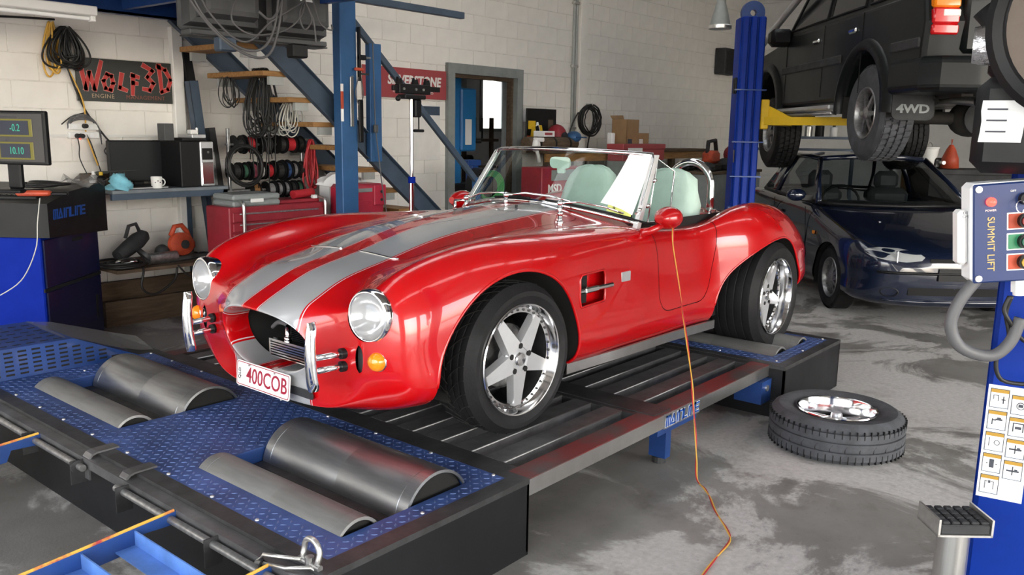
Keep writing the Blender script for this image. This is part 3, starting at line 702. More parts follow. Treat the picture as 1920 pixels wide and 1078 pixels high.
# ---------------------------------------------------------------- wheels
def alloy_spoke(M, r0, r1, wide0, wide1, z0, z1, th):
    return [(-wide0,r0,z0),(wide0,r0,z0),(wide1,r1,z1),(-wide1,r1,z1),(-wide0*1.15,r0,z0-th),(wide0*1.15,r0,z0-th),(wide1*1.3,r1,z1-th),(-wide1*1.3,r1,z1-th)], [(0,1,2,3),(7,6,5,4),(0,4,5,1),(1,5,6,2),(2,6,7,3),(3,7,4,0)]
def car_wheel(name, label_, w, Rt, dish, parent=None, gd=.008):
    # built with axle along local +z pointing outboard, origin at wheel centre on the outer rim plane
    root = bpy.data.objects.new(name, None); COL.objects.link(root)
    if parent: root.parent = parent
    rr = .2425
    prof = [(rr-.012,-w+.02),(rr+.01,-w+.005),(Rt*.86,-w-.004),(Rt-.022,-w+.012),(Rt-.006,-w+.034)]
    ng = 5; zs = [-w+.036+(w-.062)*k/ng for k in range(ng+1)]
    for k in range(ng):
        a, b = zs[k], zs[k+1]; prof += [(Rt-.002,a+.004),(Rt,(a+b)/2),(Rt-.002,b-.004)]
        if k < ng-1: prof += [(Rt-gd,b-.002),(Rt-gd,b+.002)]
    prof += [(Rt-.006,-.026),(Rt-.022,-.004),(Rt*.90,.010),(Rt*.84,.011),(rr+.018,.004),(rr+.002,-.004),(rr-.012,-.012)]
    MB().lathe(prof,72).build('tyre','tyre', root, smooth=28)
    MB().lathe([(rr-.004,-.016),(rr,.0),(rr-.004,.005),(rr-.009,.004),(rr-.014,-.006),(.223,-.029-dish),(.219,-.033-dish),(.198,-.034-dish)],64).build('rim_lip','polished', root, smooth=40)
    MB().lathe([(.198,-.034-dish),(.200,-.10-dish),(.215,-w+.03),(rr-.012,-w+.02)],48).build('barrel','dark_steel', root, smooth=40)
    z0 = -.030-dish
    mb = MB()
    for k in range(5):
        v, f = alloy_spoke(None,.050,.203,.042,.0215,z0+.017,z0+.008,.035); mb.add(v, f, Matrix.Rotation(2*math.pi*k/5+.3,4,'Z'))
    mb.lathe([(.001,z0+.010),(.05,z0+.0125),(.070,z0+.012),(.079,z0+.0),(.079,z0-.04)],40)
    mb.build('spokes','alloy', root, smooth=30)
    mb = MB()
    for k in range(5):
        t = 2*math.pi*k/5+.3+R_(36)+R_(90); mb.cyl((.058*math.cos(t),.058*math.sin(t),z0-.01),(.058*math.cos(t),.058*math.sin(t),z0+.0185),.0125,n=14)
    mb.build('wheel_nuts','matt_black', root, kind='stuff')
    MB().lathe([(.001,z0+.026),(.026,z0+.024),(.031,z0+.018),(.032,z0)],28).build('centre_cap','polished', root, smooth=40)
    mb = MB()
    for k in range(36):
        t = 2*math.pi*k/36; c, s_ = math.cos(t)*.2095, math.sin(t)*.2095; mb.sph((c,s_,-.032-dish),.0062,8,5)
    mb.build('rivets','dark_steel', root, smooth=True, kind='stuff')
    MB().lathe([(.14,-.10),(.14,-.115),(.01,-.115)],32).build('brake_disc','grey_steel', root, smooth=30)
    return root
def put(root, loc, zdir): root.matrix_local = frame(loc, zdir, (0,0,1))
def vgrooves(root, Rt, w):
    mb = MB()
    for k in range(34):
        for s in (0,1):
            P = []
            for q in range(6):
                z = -.03-(w-.06)*(.48*q/5) if s == 0 else -w+.03+(w-.06)*(.48*q/5)
                t = 2*math.pi*(k+.5*s)/34+.20*(q/5)**1.6; P.append((Rt*math.cos(t),Rt*math.sin(t),z))
            mb.tube(P,.0026,4)
    mb.build('tread_grooves','matt_black',root,kind='stuff')
fl = car_wheel('wheel','',.245,.325,.0,CAR); put(fl,(0,-.765,.320),(-.03,-1,0))
fr = car_wheel('wheel','',.245,.325,.0,CAR); put(fr,(0,.765,.320),(.03,1,0))
vgrooves(fl,.3252,.245); vgrooves(fr,.3252,.245)
rl = car_wheel('wheel','',.315,.338,.045,CAR,.004); put(rl,(2.381,-.868,.274),(0,-1,0))
rr_ = car_wheel('wheel','',.315,.338,.045,CAR,.004); put(rr_,(2.381,.868,.274),(0,1,0))
# ================================================================ rolling road
ZD = .302
mat('plate_blue', (.040,.080,.24), .42, .2, var=.4, scale=3.2, contrast=(.32,.66))
mat('stud', (.11,.16,.34), .36, .35, var=.3, scale=4)
def tread(mb, x0, y0, x1, y1, holes, pitch=.030):
    # raised lens-shaped studs in alternating directions
    nx = int((x1-x0)/pitch); ny = int((y1-y0)/pitch)
    for i in range(nx):
        for j in range(ny):
            x = x0+(i+.5)*pitch; y = y0+(j+.5)*pitch
            if any(a-.012 < x < c+.012 and b-.012 < y < d+.012 for a,b,c,d in holes): continue
            t = R_(45 if (i+j)%2 else -45); c, s = math.cos(t)*.0125, math.sin(t)*.0125; w = .0042
            px, py = -math.sin(t)*w, math.cos(t)*w
            mb.add([(x-c,y-s,ZD),(x+px,y+py,ZD),(x+c,y+s,ZD),(x-px,y-py,ZD),(x-c*.45,y-s*.45,ZD+.0022),(x+c*.45,y+s*.45,ZD+.0022)],
                [(0,4,1),(4,5,1),(1,5,2),(2,5,3),(5,4,3),(3,4,0)])
def plate(mb, x0, y0, x1, y1, holes, z0, z1):
    xs = sorted({x0,x1,*[h[0] for h in holes],*[h[2] for h in holes]}); ys = sorted({y0,y1,*[h[1] for h in holes],*[h[3] for h in holes]})
    for a, b in zip(xs,xs[1:]):
        for c, d in zip(ys,ys[1:]):
            m, n = (a+b)/2, (c+d)/2
            if not any(h[0] < m < h[2] and h[1] < n < h[3] for h in holes): mb.bx(a,c,z0,b,d,z1)
def roller(parent, x, z, r, y0, y1, mat_, n=48):
    mb = MB(); M = frame((x,y0,z),(0,1,0),(1,0,0)); L = y1-y0
    mb.lathe([(r-.012,.004),(r-.010,0),(r,0.002),(r,.05),(r-.0008,.052),(r,.054),(r,L*.46),(r-.0004,L*.463),(r,L*.466),(r,L-.05),(r-.0008,L-.048),(r,L-.046),(r,L-.002),(r-.010,L),(r-.012,L-.004)],n,M)
    o = mb.build('roller',mat_,parent,smooth=14)
    MB().lathe([(r-.011,.02),(.02,.02)],n,M).build('roller_end','matt_black',o); MB().lathe([(r-.011,L-.02),(.02,L-.02)],n,M).build('roller_end','matt_black',o)
    return o
def roller_unit(name, label, x0, x1, y0, y1, px0, px1, py0, py1, holes, rollers, bolts, wellc):
    t = thing(name, label, 'roller unit', (0,0,0))
    # black steel box with open top rim
    mb = MB().bx(x0,y0,.012,x1,y0+.012,ZD).bx(x0,y1-.012,.012,x1,y1,ZD).bx(x0,y0,.012,x0+.012,y1,ZD).bx(x1-.012,y0,.012,x1,y1,ZD).bx(x0,y0,0,x1,y1,.012)
    mb.build('box','black_steel',t)
    mb = MB(); plate(mb,x0-.001,y0-.001,x1+.001,y1+.001,[(px0,py0,px1,py1)],ZD-.02,ZD+.0015); mb.build('rim','dark_steel',t)
    mb = MB(); plate(mb,px0,py0,px1,py1,holes,ZD-.006,ZD); mb.build('chequer_plate','plate_blue',t)
    mb = MB(); tread(mb,px0+.005,py0+.005,px1-.005,py1-.005,holes); mb.build('tread_pattern','stud',t,kind='stuff')
    for a,b,c,d in holes:
        MB().bx(a-.004,b,ZD-.16,a,d,ZD-.006).bx(c,b,ZD-.16,c+.004,d,ZD-.006).bx(a,b-.004,ZD-.16,c,b,ZD-.006).bx(a,d,ZD-.16,c,d+.004,ZD-.006).build('well','blue_steel',t)
        MB().rbx(a+.225,b,ZD-.12,a+.295,d,ZD-.055,.01).build('lift_bar','dark_steel',t)
        MB().bx(a,b,ZD-.17,c,d,ZD-.16).build('well_floor','matt_black',t)
        for x, z, r, m in rollers: roller(t,a+x,z,r,b+.008,d-.008,m)
    bm = MB().sph((0,0,.001),.008,8,5,sz=.7)
    first = None
    for x, y in bolts:
        if first is None: first = bm.build('bolt','zinc',t,smooth=True,loc=(x,y,ZD))
        else: mobj('bolt',first.data,None,t,loc=(x,y,ZD))
    return t
H1 = [(-.755,.15,-.18,1.0),(-.755,1.625,-.18,2.5)]
bl = [(-.862,y) for y in (.117,.45,.72,1.015,1.33,1.63,1.905,2.15,2.42,2.68)]+[(-.065,y) for y in (.12,.45,.78,1.1,1.45,1.8,2.15,2.45,2.68)]+[(-.466,.085),(-.466,2.6)]
ru1 = roller_unit('roller_unit','blue chequer-plate roller unit in the foreground under the red car nose',-.935,0,0,3.35,-.875,-.055,.068,2.71,H1,[(.075,.237,.10,'roller_dull'),(.435,.225,.16,'roller_steel')],bl,0)
H2 = [(2.33,.06,2.87,.98),(2.33,1.55,2.87,2.5)]
bl2 = [(2.245,y) for y in (0,.35,.7,1.05,1.4,1.75,2.1,2.5)]+[(2.96,y) for y in (0,.35,.7,1.05,1.4,1.75,2.1,2.5)]+[(2.58,-.02)]
ru2 = roller_unit('roller_unit','rear roller unit of dark steel carrying the red car back wheels',2.148,3.02,-.092,2.72,2.205,2.965,-.035,2.66,H2,[(.145,.215,.115,'roller_dull'),(.47,.215,.115,'roller_dull')],bl2,0)
# feet of the front unit
for x,y in ((-.03,.03),): MB().bx(x,y,0,x+.05,y+.03,.22).build('support_leg','blue_steel',ru1)
# slotted blue guard at the far end of the front unit
cv = MB().add([(-1.02,2.70,ZD),(-.12,2.70,ZD),(-.12,3.32,ZD),(-1.02,3.32,ZD),(-1.02,2.72,.455),(-.46,2.72,.455),(-.46,3.30,.455),(-1.02,3.30,.455)],[(0,1,5,4),(1,2,6,5),(2,3,7,6),(3,0,4,7),(4,5,6,7)])
g = cv.build('slotted_guard','blue_steel')
tag(g,'blue slotted steel guard on the end of the roller unit','guard')
sm = None
cells = []
for i in range(13):
    for j in range(6):
        x = -1.0+i*.066; z = ZD+.018+j*.022
        if x+.04 > -.46+ (ZD+.153-z)/.153*.34-.03: continue
        cells.append(Matrix.Translation((x,2.699+(z-ZD)*.13,z)))
for i in range(8):
    for j in range(6): cells.append(Matrix.Translation((-1.0+i*.066,2.78+j*.085,.4552)) @ Matrix.Rotation(R_(90),4,'X') @ Matrix.Scale(1,4))
me = MB().bx(0,-.001,0,.040,.002,.009)
mm = me.build('slot','matt_black',g); mm.matrix_local = cells[0]
for M in cells[1:]:
    o = mobj('slot',mm.data,None,g); o.matrix_local = M
# clear plastic sheet lying over the guard end
pts = [[(-.50,2.76,.457),(-.50,3.0,.459),(-.48,3.28,.457)],[(-.40,2.75,.43),(-.38,3.0,.436),(-.36,3.25,.44)],[(-.25,2.74,.365),(-.22,3.0,.372),(-.18,3.22,.38)],[(-.10,2.73,.318),(-.05,2.98,.32),(-.02,3.2,.325)],[(-.02,2.74,.306),(.03,2.95,.306),(.06,3.1,.31)]]
s = MB().grid([[Vector(p)+Vector((0,0,.003)) for p in r] for r in pts]).build('plastic_sheet','sheet_plastic',smooth=True)
tag(s,'crumpled clear plastic sheet draped over the blue slotted guard','plastic sheet')
# ---- slatted deck between the units
dk = thing('deck_frame','dark steel slatted deck the red car stands on between the roller units','deck',(0,0,0))
mat('worn_red_steel',(.075,.070,.068),.45,.4,col2=(.17,.035,.035),scale=3.5,contrast=(.44,.60))
for ya, yb in ((0,.105),(2.56,2.66)):
    MB().bx(.0,ya,ZD-.004,2.148,yb,ZD).build('side_rail_top','worn_red_steel',dk)
    MB().bx(.001,ya,ZD-.068,2.147,ya+.006,ZD-.004).bx(.001,yb-.006,ZD-.068,2.147,yb,ZD-.004).build('side_rail','stainless',dk)
slm = {}
for xa, xb in ((.06,.90),(1.04,2.08)):
    k = 0; y = .175
    mb = MB().bx(0,0,-.003,xb-xa,.098,0).bx(0,0,-.045,xb-xa,.004,-.003).bx(0,.094,-.045,xb-xa,.098,-.003)
    # rolled bright edge
    first = mb.build('slat','grey_slat' if 'grey_slat' in MAT else mat('grey_slat',(.17,.17,.175),.36,.7,var=.4,scale=6),dk,loc=(xa,y,ZD))
    e0 = MB().cyl((0,.002,-.004),(xb-xa,.002,-.004),.0048,n=8).build('slat_edge','slat_bright' if 'slat_bright' in MAT else mat('slat_bright',(.22,.22,.22),.4,.8),first,smooth=True)
    while y < 2.38:
        y += .172
        o = mobj('slat',first.data,None,dk,loc=(xa,y,ZD)); mobj('slat_edge',e0.data,None,o)
for xa, xb in ((0,.06),(.90,1.04),(2.08,2.148)): MB().bx(xa,.10,ZD-.06,xb,2.57,ZD-.001).build('cross_plate','dark_steel',dk)
MB().bx(.93,.02,ZD,1.08,2.6,ZD+.004).build('joint_plate','dark_steel',dk)
MB().bx(0,.02,ZD-.2,2.148,.03,ZD-.068).build('skirt','matt_black',dk) if False else None
MB().bx(.2,.3,.02,2.0,2.4,.10).build('belly_pan','matt_black',dk)
for x in (1.12,): 
    for y in (.06,2.45): 
        l = MB().bx(x,y,.03,x+.05,y+.09,ZD-.068).build('leg','blue_steel',dk); MB().cyl((x+.025,y+.045,0),(x+.025,y+.045,.03),.035,n=14).build('foot','dark_steel',l)
MB().bx(1.02,.05,.17,1.4,.09,ZD-.068).build('gusset','blue_steel',dk)
MB().bx(2.02,-.02,.10,2.146,.14,ZD-.075).build('end_bracket','blue_steel',dk); MB().cyl((2.08,-.03,.185),(2.08,-.015,.185),.018,n=12).build('bracket_bolt','zinc',dk,smooth=30)
# maker badge on the side rail: white plate and blocky blue letters
bd = MB().bx(.985,-.004,ZD-.072,1.325,0,ZD+.002-.002).build('badge_plate','grey_steel',dk)
def blocky(name, txt, size, mat_, M, parent, outline=None, d=.0015):
    # square stencil lettering
    G_ = {'M':[[(0,0),(0,6),(5,6),(5,0)],[(2.5,6),(2.5,0)]],'A':[[(0,0),(2.5,6),(5,0),(1.6,0)]],'I':[[(2.5,0),(2.5,4.2)],[(2.5,5.2),(2.5,6)]],'N':[[(0,0),(0,6),(5,6),(5,0)]],'L':[[(0,6),(0,0),(4,0)]],'E':[[(5,6),(0,6),(0,0),(5,0)],[(0,3),(4.5,3)]]}
    W = {'M':6.6,'A':6.6,'I':3.6,'N':6.6,'L':5.6,'E':6.2}
    s = size/6; x = 0; tot = sum(W[c] for c in txt)-1.2; w = .95 if outline else .60; mb = MB()
    for c in txt:
        off = x-(1.4 if c == 'I' else 0)
        for ln in G_[c]:
            for (ax,ay),(bx_,by_) in zip(ln,ln[1:]):
                dx, dy = bx_-ax, by_-ay; l = math.hypot(dx,dy); ux, uy = dx/l, dy/l; e = w
                q = [(ax-ux*e-uy*w, ay-uy*e+ux*w),(bx_+ux*e-uy*w, by_+uy*e+ux*w),(bx_+ux*e+uy*w, by_+uy*e-ux*w),(ax-ux*e+uy*w, ay-uy*e-ux*w)]
                mb.prism([((px+off-tot/2)*s+.12*(py-3)*s, (py-3)*s) for px,py in q][::-1],0,d,M)
        x += W[c]
    return mb.build(name, mat_, parent)
blocky('maker_lettering','MAINLINE',.042,mat('logo_blue',(.01,.07,.34),.4),frame((1.155,-.0055,ZD-.037),(0,-1,0),(1,0,0)),bd)
blocky('letter_outline','MAINLINE',.042,'white',frame((1.155,-.0045,ZD-.037),(0,-1,0),(1,0,0)),bd,outline=1,d=.0006)
# ---- hinge rods, brackets and loading ramps in front of the unit
hr = thing('hinge_rail','grey steel hinge rail with rods along the front of the roller unit','hinge rail',(0,0,0))
MB().bx(-.985,.02,ZD-.05,-.937,3.2,ZD-.012).build('angle_rail','grey_slat',hr)
for ya, yb in ((.0,1.13),(1.40,2.6)):
    MB().cyl((-1.005,ya,.262),(-1.005,yb,.262),.0135,n=14).build('rod','grey_steel',hr,smooth=30)
for y in (.48,1.07,1.44,1.90):
    MB().bx(-1.035,y,.19,-.975,y+.006,.285).build('rod_bracket','dark_steel',hr)
for y in (1.10,1.40):
    mb = MB(); P = [[(x,yy,z) for yy in (y,y+.055)] for x,z in ((-.87,.307),(-.945,.307),(-.965,.300),(-.975,.285),(-.977,.21))]
    mb.grid(P); mb.grid([[(p[0]+.004,p[1],p[2]+.006) for p in r] for r in P]); mb.add([(-.87,y,.313),(-.945,y,.313),(-.945,y,.307),(-.87,y,.307)],[(0,1,2,3)])
    MB().prism([(-.86,.312),(-.945,.312),(-.966,.307),(-.978,.295),(-.983,.28),(-.983,.205),(-.977,.205),(-.977,.279),(-.972,.291),(-.962,.300),(-.945,.305),(-.86,.305)],0,.055,Matrix(((1,0,0,0),(0,0,1,y),(0,1,0,0),(0,0,0,1)))).build('strap_hook','grey_slat',hr)
MB().cyl((-1.012,1.442,.262),(-1.012,1.432,.262),.024,n=18).build('rod_cap','dark_steel',hr,smooth=30)
def ramp(label, y0, y1, tip=-2.35):
    t = thing('loading_ramp',label,'ramp',(0,0,0),group='loading ramps in front of the roller unit')
    def zt(x): return .288+(x+1.0)*.10 if x > -1.55 else .233+(x+1.55)*.20
    for y in (y0,y1):
        a = [(-.985,y),(tip,y)]
        mb = MB(); P = [(-.985,.288),(-1.55,.245),(tip,.07),(tip,.01),(-1.55,.17),(-1.12,.20),(-1.1,.245),(-.985,.24)]
        mb.prism(P,0,.008,Matrix(((1,0,0,0),(0,0,-1,y),(0,1,0,0),(0,0,0,1))))
        r = mb.build('side_rail','blue_steel',t)
        MB().tube([(-.99,y-.004,.289),(-1.55,y-.004,.246),(tip,y-.004,.071)],.0055,6).build('rail_edge','worn_yellow',r)
    x = -1.13
    while x > tip+.1:
        z = .277+(x+1.0)*.076 if x > -1.55 else .235+(x+1.55)*.219
        MB().bx(x,y0+.008,z-.055,x+.005,y1,z).bx(x-.065,y0+.008,z-.055,x,y1,z-.05).build('rung','rung_blue',t)
        x -= .172
    MB().bx(tip+.2,y0,0.0,tip+.25,y1,.03).build('foot','dark_steel',t)
    return t
ramp('blue ramp with yellow edges nearest the camera at the bottom of the frame',.20,.75)
ramp('blue ramp with yellow edge cut off by the left side of the frame',1.85,2.40)
# shackle and ratchet strap end at the near corner
sh_ = thing('tie_down_hook','steel shackle and ratchet hook on the near corner of the roller unit','shackle',(-.93,.08,ZD))
bowp = [(.0,.03,.0),(.005,.036,.03)]+[(.01,.036*math.cos(R_(a)),.045+.036*math.sin(R_(a))) for a in range(0,181,20)]+[(.005,-.036,.03),(.0,-.03,.0)]
MB().tube(bowp,.009,10).build('bow','zinc',sh_,smooth=True)
MB().cyl((0,-.05,.008),(0,.05,.008),.010,n=12).cyl((.0,.0,.0),(.0,.0,.03),.014,n=10).build('pin','grey_steel',sh_,smooth=30)
MB().tube([(-.01,.03,.015),(-.05,.16,.0),(-.07,.17,-.02),(-.05,.05,-.005),(-.01,-.02,.006),(.015,-.035,-.02),(-.03,-.03,-.05),(-.05,-.02,-.09)],.006,8).build('wire_hook','zinc',sh_,smooth=True)
MB().rbx(-.075,-.04,-.11,-.03,.02,-.045,.01).build('hook_body','grey_steel',sh_)
MB().tube([(-.06,.15,-.01),(-.08,.16,-.06),(-.085,.13,-.12),(-.08,.10,-.2)],.022,6,flat=.2).build('strap','dark_plastic',sh_,smooth=True)
# ================================================================ right hand bays
AZ = R_(39.8); _a = Vector((math.cos(AZ),math.sin(AZ),0)); _rt = Vector((math.sin(AZ),-math.cos(AZ),0)); CAMG = Vector((-2.334,-1.846,0))
def bay(d, s, z=0): return CAMG+_a*d+_rt*s+Vector((0,0,z))      # d metres into the bays, s metres to the right of the camera
def loft(rings, su=6, sv=6, sym=True):
    S = spl(spl(np.array(rings,float), su, 0, False), sv, 1, sym)
    S[:,0,1] = 0; S[:,-1,1] = 0; S[...,1] = np.maximum(S[...,1],0)
    Fu = np.concatenate([S*np.array([1,-1,1]), S[:,-2:0:-1]],axis=1); nu, nw = Fu.shape[:2]
    V = [tuple(p) for p in Fu.reshape(-1,3)]
    Fc = [(i*nw+j,i*nw+(j+1)%nw,(i+1)*nw+(j+1)%nw,(i+1)*nw+j) for i in range(nu-1) for j in range(nw)]
    Fc += [tuple(range(nw)), tuple(range((nu-1)*nw,nu*nw))]
    return V, Fc
# ---------------------------------------------------------------- navy sedan under the lift
SD = thing('sedan','dark navy sedan parked on the floor under the raised four wheel drive','car',bay(7.75,3.72),AZ+math.pi)
def sr(x, top, hw, zs, zb, hb, shz):
    return [(x,0,top),(x,hw*.35,top-.003),(x,hw*.66,top-.015),(x,hw*.86,shz+.02),(x,hw*.97,shz-.07),(x,hw,zs),(x,hw*.985,zs-.13),(x,hb,zb),(x,hb*.5,zb-.01),(x,0,zb-.01)]
rg = [
 [(.785,0,.50),(.783,.2,.50),(.775,.38,.50),(.765,.46,.49),(.76,.49,.47),(.76,.5,.44),(.76,.49,.40),(.765,.46,.37),(.78,.25,.36),(.783,0,.36)],
 [(.775,0,.555),(.772,.25,.553),(.745,.46,.55),(.72,.58,.54),(.70,.63,.50),(.695,.64,.44),(.70,.63,.36),(.715,.58,.27),(.765,.3,.24),(.775,0,.24)],
 [(.745,0,.60),(.74,.27,.60),(.70,.52,.595),(.655,.66,.58),(.62,.72,.53),(.61,.735,.44),(.62,.725,.33),(.65,.68,.22),(.74,.35,.185),(.755,0,.185)],
 [(.66,0,.655),(.655,.28,.653),(.62,.55,.645),(.56,.71,.625),(.50,.785,.57),(.49,.805,.46),(.50,.80,.33),(.54,.76,.20),(.64,.4,.16),(.67,0,.16)],
 sr(.40,.735,.825,.48,.19,.78,.70), sr(.05,.815,.835,.50,.19,.79,.76), sr(-.35,.90,.84,.52,.18,.79,.83),
 sr(-.65,.93,.84,.52,.17,.79,.885), sr(-1.2,.93,.84,.52,.17,.79,.90), sr(-1.9,.94,.84,.52,.17,.79,.91), sr(-2.5,.95,.84,.53,.19,.79,.92), sr(-3.0,.94,.82,.54,.22,.76,.90), sr(-3.25,.90,.76,.54,.27,.70,.84),
 [(-3.33,0,.80),(-3.33,.2,.8),(-3.33,.4,.79),(-3.32,.55,.77),(-3.3,.62,.7),(-3.3,.64,.55),(-3.3,.62,.42),(-3.3,.58,.33),(-3.3,.3,.32),(-3.3,0,.32)]]
V2, F2 = loft(rg)
def sarch(p): return 1 if abs(p[1]) < .5 else min(math.hypot(p[0],p[2]-.27)/.345-1, math.hypot(p[0]+2.56,p[2]-.27)/.345-1)
V2, F2, sae = clip(V2, F2, sarch)
W_, Q_ = compact(V2, F2); MB().add(W_, Q_).build('body','car_navy',SD,smooth=True)
for cx in (0,-2.56):
    for s in (-1,1):
        P = [[(cx+.345*k*math.cos(R_(a)),s*y,.27+.345*k*math.sin(R_(a))) for a in range(-15,196,10)] for k,y in ((.99,.82),(1.02,.55))]
        MB().grid(P).add(P[1]+[(cx,s*.55,.2)],[(i,i+1,len(P[1])) for i in range(len(P[1])-1)]).build('wheel_house','matt_black',SD)
# greenhouse: glass shell, roof, pillars
def gh(t_base, t_roof, k): return tuple(Vector(t_base).lerp(Vector(t_roof),k))
base = [(-.33,0,.925),(-.36,.35,.925),(-.50,.66,.925),(-.62,.725,.925),(-1.28,.745,.93),(-1.9,.745,.94),(-2.45,.72,.95),(-2.72,.62,.955),(-2.85,.3,.96),(-2.88,0,.96)]
rofl = [(-1.08,0,1.355),(-1.09,.25,1.352),(-1.13,.47,1.335),(-1.20,.535,1.325),(-1.45,.56,1.345),(-1.85,.56,1.345),(-2.15,.545,1.325),(-2.28,.48,1.315),(-2.34,.25,1.33),(-2.35,0,1.335)]
def loop2(l): return [Vector((x,-y,z)) for x,y,z in l]+[Vector(p) for p in l[-2:0:-1]]
Bl, Rl = loop2(base), loop2(rofl); nl = len(Bl)
mid = [b.lerp(r,.5)+Vector((0,.018*(1 if b.y > 0 else -1 if b.y < 0 else 0),0)) for b, r in zip(Bl,Rl)]
MB().grid([Bl,mid,Rl],closed_v=True).build('glasshouse','dark_glass',SD,smooth=True)
mb = MB(); mb.grid([Rl,[p*.9+Vector((-.17,0,.1345)) for p in Rl],[Vector((p.x*.5-.86,p.y*.5,1.39)) for p in Rl],[Vector((-1.72,0,1.395)) for p in Rl]],closed_v=True); mb.build('roof','car_navy',SD,smooth=True)
def pillar(i, w=.035):
    p = [Bl[i]+Vector((0,-.004,0)) , mid[i], Rl[i]+Vector((0,0,.01))]
    if Bl[i].y > 0: p[0].y += .008
    MB().tube(p,w,8,flat=.6).build('pillar','car_navy',SD,smooth=True)
for i in (3,5,7): pillar(i,.034 if i == 3 else .03); pillar(nl-i,.034 if i == 3 else .03)
MB().tube([Rl[i]+Vector((0,0,.008)) for i in range(nl)],.026,8,closed=True).build('roof_rail','car_navy',SD,smooth=True)
MB().tube([Bl[i] for i in range(nl)],.018,8,closed=True).build('window_seal','black',SD,smooth=True)
for y in (-.36,.36):
    s_ = MB().rbx(-1.75,y-.22,.55,-1.52,y+.22,1.02,.06).build('front_seat','grey_plastic',SD,smooth=40); MB().rbx(-1.72,y-.13,1.0,-1.6,y+.13,1.2,.05).build('head_rest','grey_plastic',s_,smooth=40)
MB().rbx(-.95,-.68,.78,-.5,.68,.93,.05).build('dashboard','grey_plastic',SD,smooth=40)
MB().tube([(-1.05+.05*math.cos(R_(a)),-.36+.18*math.cos(R_(a)),.90+.17*math.sin(R_(a))) for a in range(0,360,20)],.013,8,closed=True).build('steering_wheel','dark_plastic',SD,smooth=True)
# lamps, grille, bumper details
def surf(y, z, side=1):
    # front surface x at (y,z), read from the loft points
    best = min((p for p in V2 if p[0] > .3), key=lambda p: (p[1]-y)**2+(p[2]-z)**2); return best[0]
def patch(name, outline, mat_, off=.004, parent=SD, th=.012):
    P = [(surf(y,z)+off,y,z) for y,z in outline]; c = (sum(p[0] for p in P)/len(P),sum(p[1] for p in P)/len(P),sum(p[2] for p in P)/len(P))
    c = (max(c[0],surf(c[1],c[2])+off+th*.5),c[1],c[2]); m = MB(); n = len(P)
    m.add(P+[(p[0]-.05,p[1],p[2]) for p in P]+[c],[(i,(i+1)%n,2*n) for i in range(n)]+[(i,n+i,n+(i+1)%n,(i+1)%n) for i in range(n)])
    return m.build(name,mat_,parent,smooth=40)
mat('lamp_clear',(.62,.64,.65),.2,.4,coat=.6,bump=.4,bscale=30)
for s in (-1,1):
    o = [(s*.30,.588),(s*.34,.626),(s*.48,.648),(s*.62,.650),(s*.70,.636),(s*.735,.612),(s*.70,.578),(s*.60,.556),(s*.45,.545),(s*.33,.560)]
    h = patch('headlamp',o,'lamp_clear',.008)
    MB().bx(surf(s*.52,.58)-.01,s*.52-.004,.54,surf(s*.52,.58)+.02,s*.52+.004,.63).build('lamp_divider','chrome',h)
    MB().lathe([(.075,-.02),(.075,.004),(.068,.006),(.066,-.01),(.001,-.012)],24,frame((surf(s*.56,.29)+.002,s*.56,.29),(1,s*.35,-.1),(0,1,0)),sy=.55).build('fog_recess','black',SD,smooth=40)
MB().grid([[(surf(y,.56)+.006,y,z) for y in [-.26+.04*k for k in range(14)]] for z in (.545,.578)]).build('grille','matt_black',SD)
em = MB().lathe([(.036,.0),(.036,.008),(.029,.010),(.028,.004)],24,frame((.795,0,.565),(1,0,.3),(0,1,0)) @ Matrix.Scale(.6,4,(0,1,0))).build('emblem','chrome',SD,smooth=40)
text('emblem_mark','H',.035,'chrome',frame((.80,0,.565),(1,0,.3),(0,1,0)),em,depth=.002,shear=.3,sx=1.2)
for y0,y1,z in ((-.66,.66,.455),):
    MB().tube([(surf(y,z)+.004,y,z) for y in [y0+(y1-y0)*k/16 for k in range(17)]],.012,6).build('bumper_groove','black',SD,smooth=True)
MB().grid([[(surf(y,.30)+.005,y,z) for y in [-.42+.07*k for k in range(13)]] for z in (.27,.335)]).build('lower_intake','matt_black',SD)
MB().tube([(surf(y,.21)+.012,y,.215) for y in [-.6+1.2*k/16 for k in range(17)]],.014,8).build('chin_lip','car_navy',SD,smooth=True)
MB().bx(.775,-.19,.395,.795,.19,.50).build('plate_holder','black',SD) 
for s in (-1,1):
    mm = MB().sph((0,0,0),.1,14,10,sx=.6,sy=1,sz=.62).build('door_mirror','car_navy',SD,smooth=True,loc=(-.78,s*.90,.985))
    MB().bx(-.02,-s*.16,-.05,.03,-s*.05,-.0).build('mirror_arm','black',mm)
MB().prism(rrect(.06,.035,.012),0,.008,frame((-.38,-.838,.66),(0,-1,.1),(1,0,0))).build('side_repeater','amber',SD)
for s in (-1,1):
    MB().tube([(x,s*.842,z) for x,z in ((-.62,.30),(-.60,.6),(-.66,.88))],.004,6).build('door_gap','matt_black',SD); MB().tube([(x,s*.842,z) for x,z in ((-1.72,.27),(-1.72,.6),(-1.66,.9))],.004,6).build('door_gap','matt_black',SD)
    MB().rbx(-1.55,s*.842-.008,.76,-1.38,s*.842+.008,.79,.006).build('door_handle','black',SD)
MB().sph((.05,-.40,.805),.014,8,6).build('washer_jet','chrome',SD) 
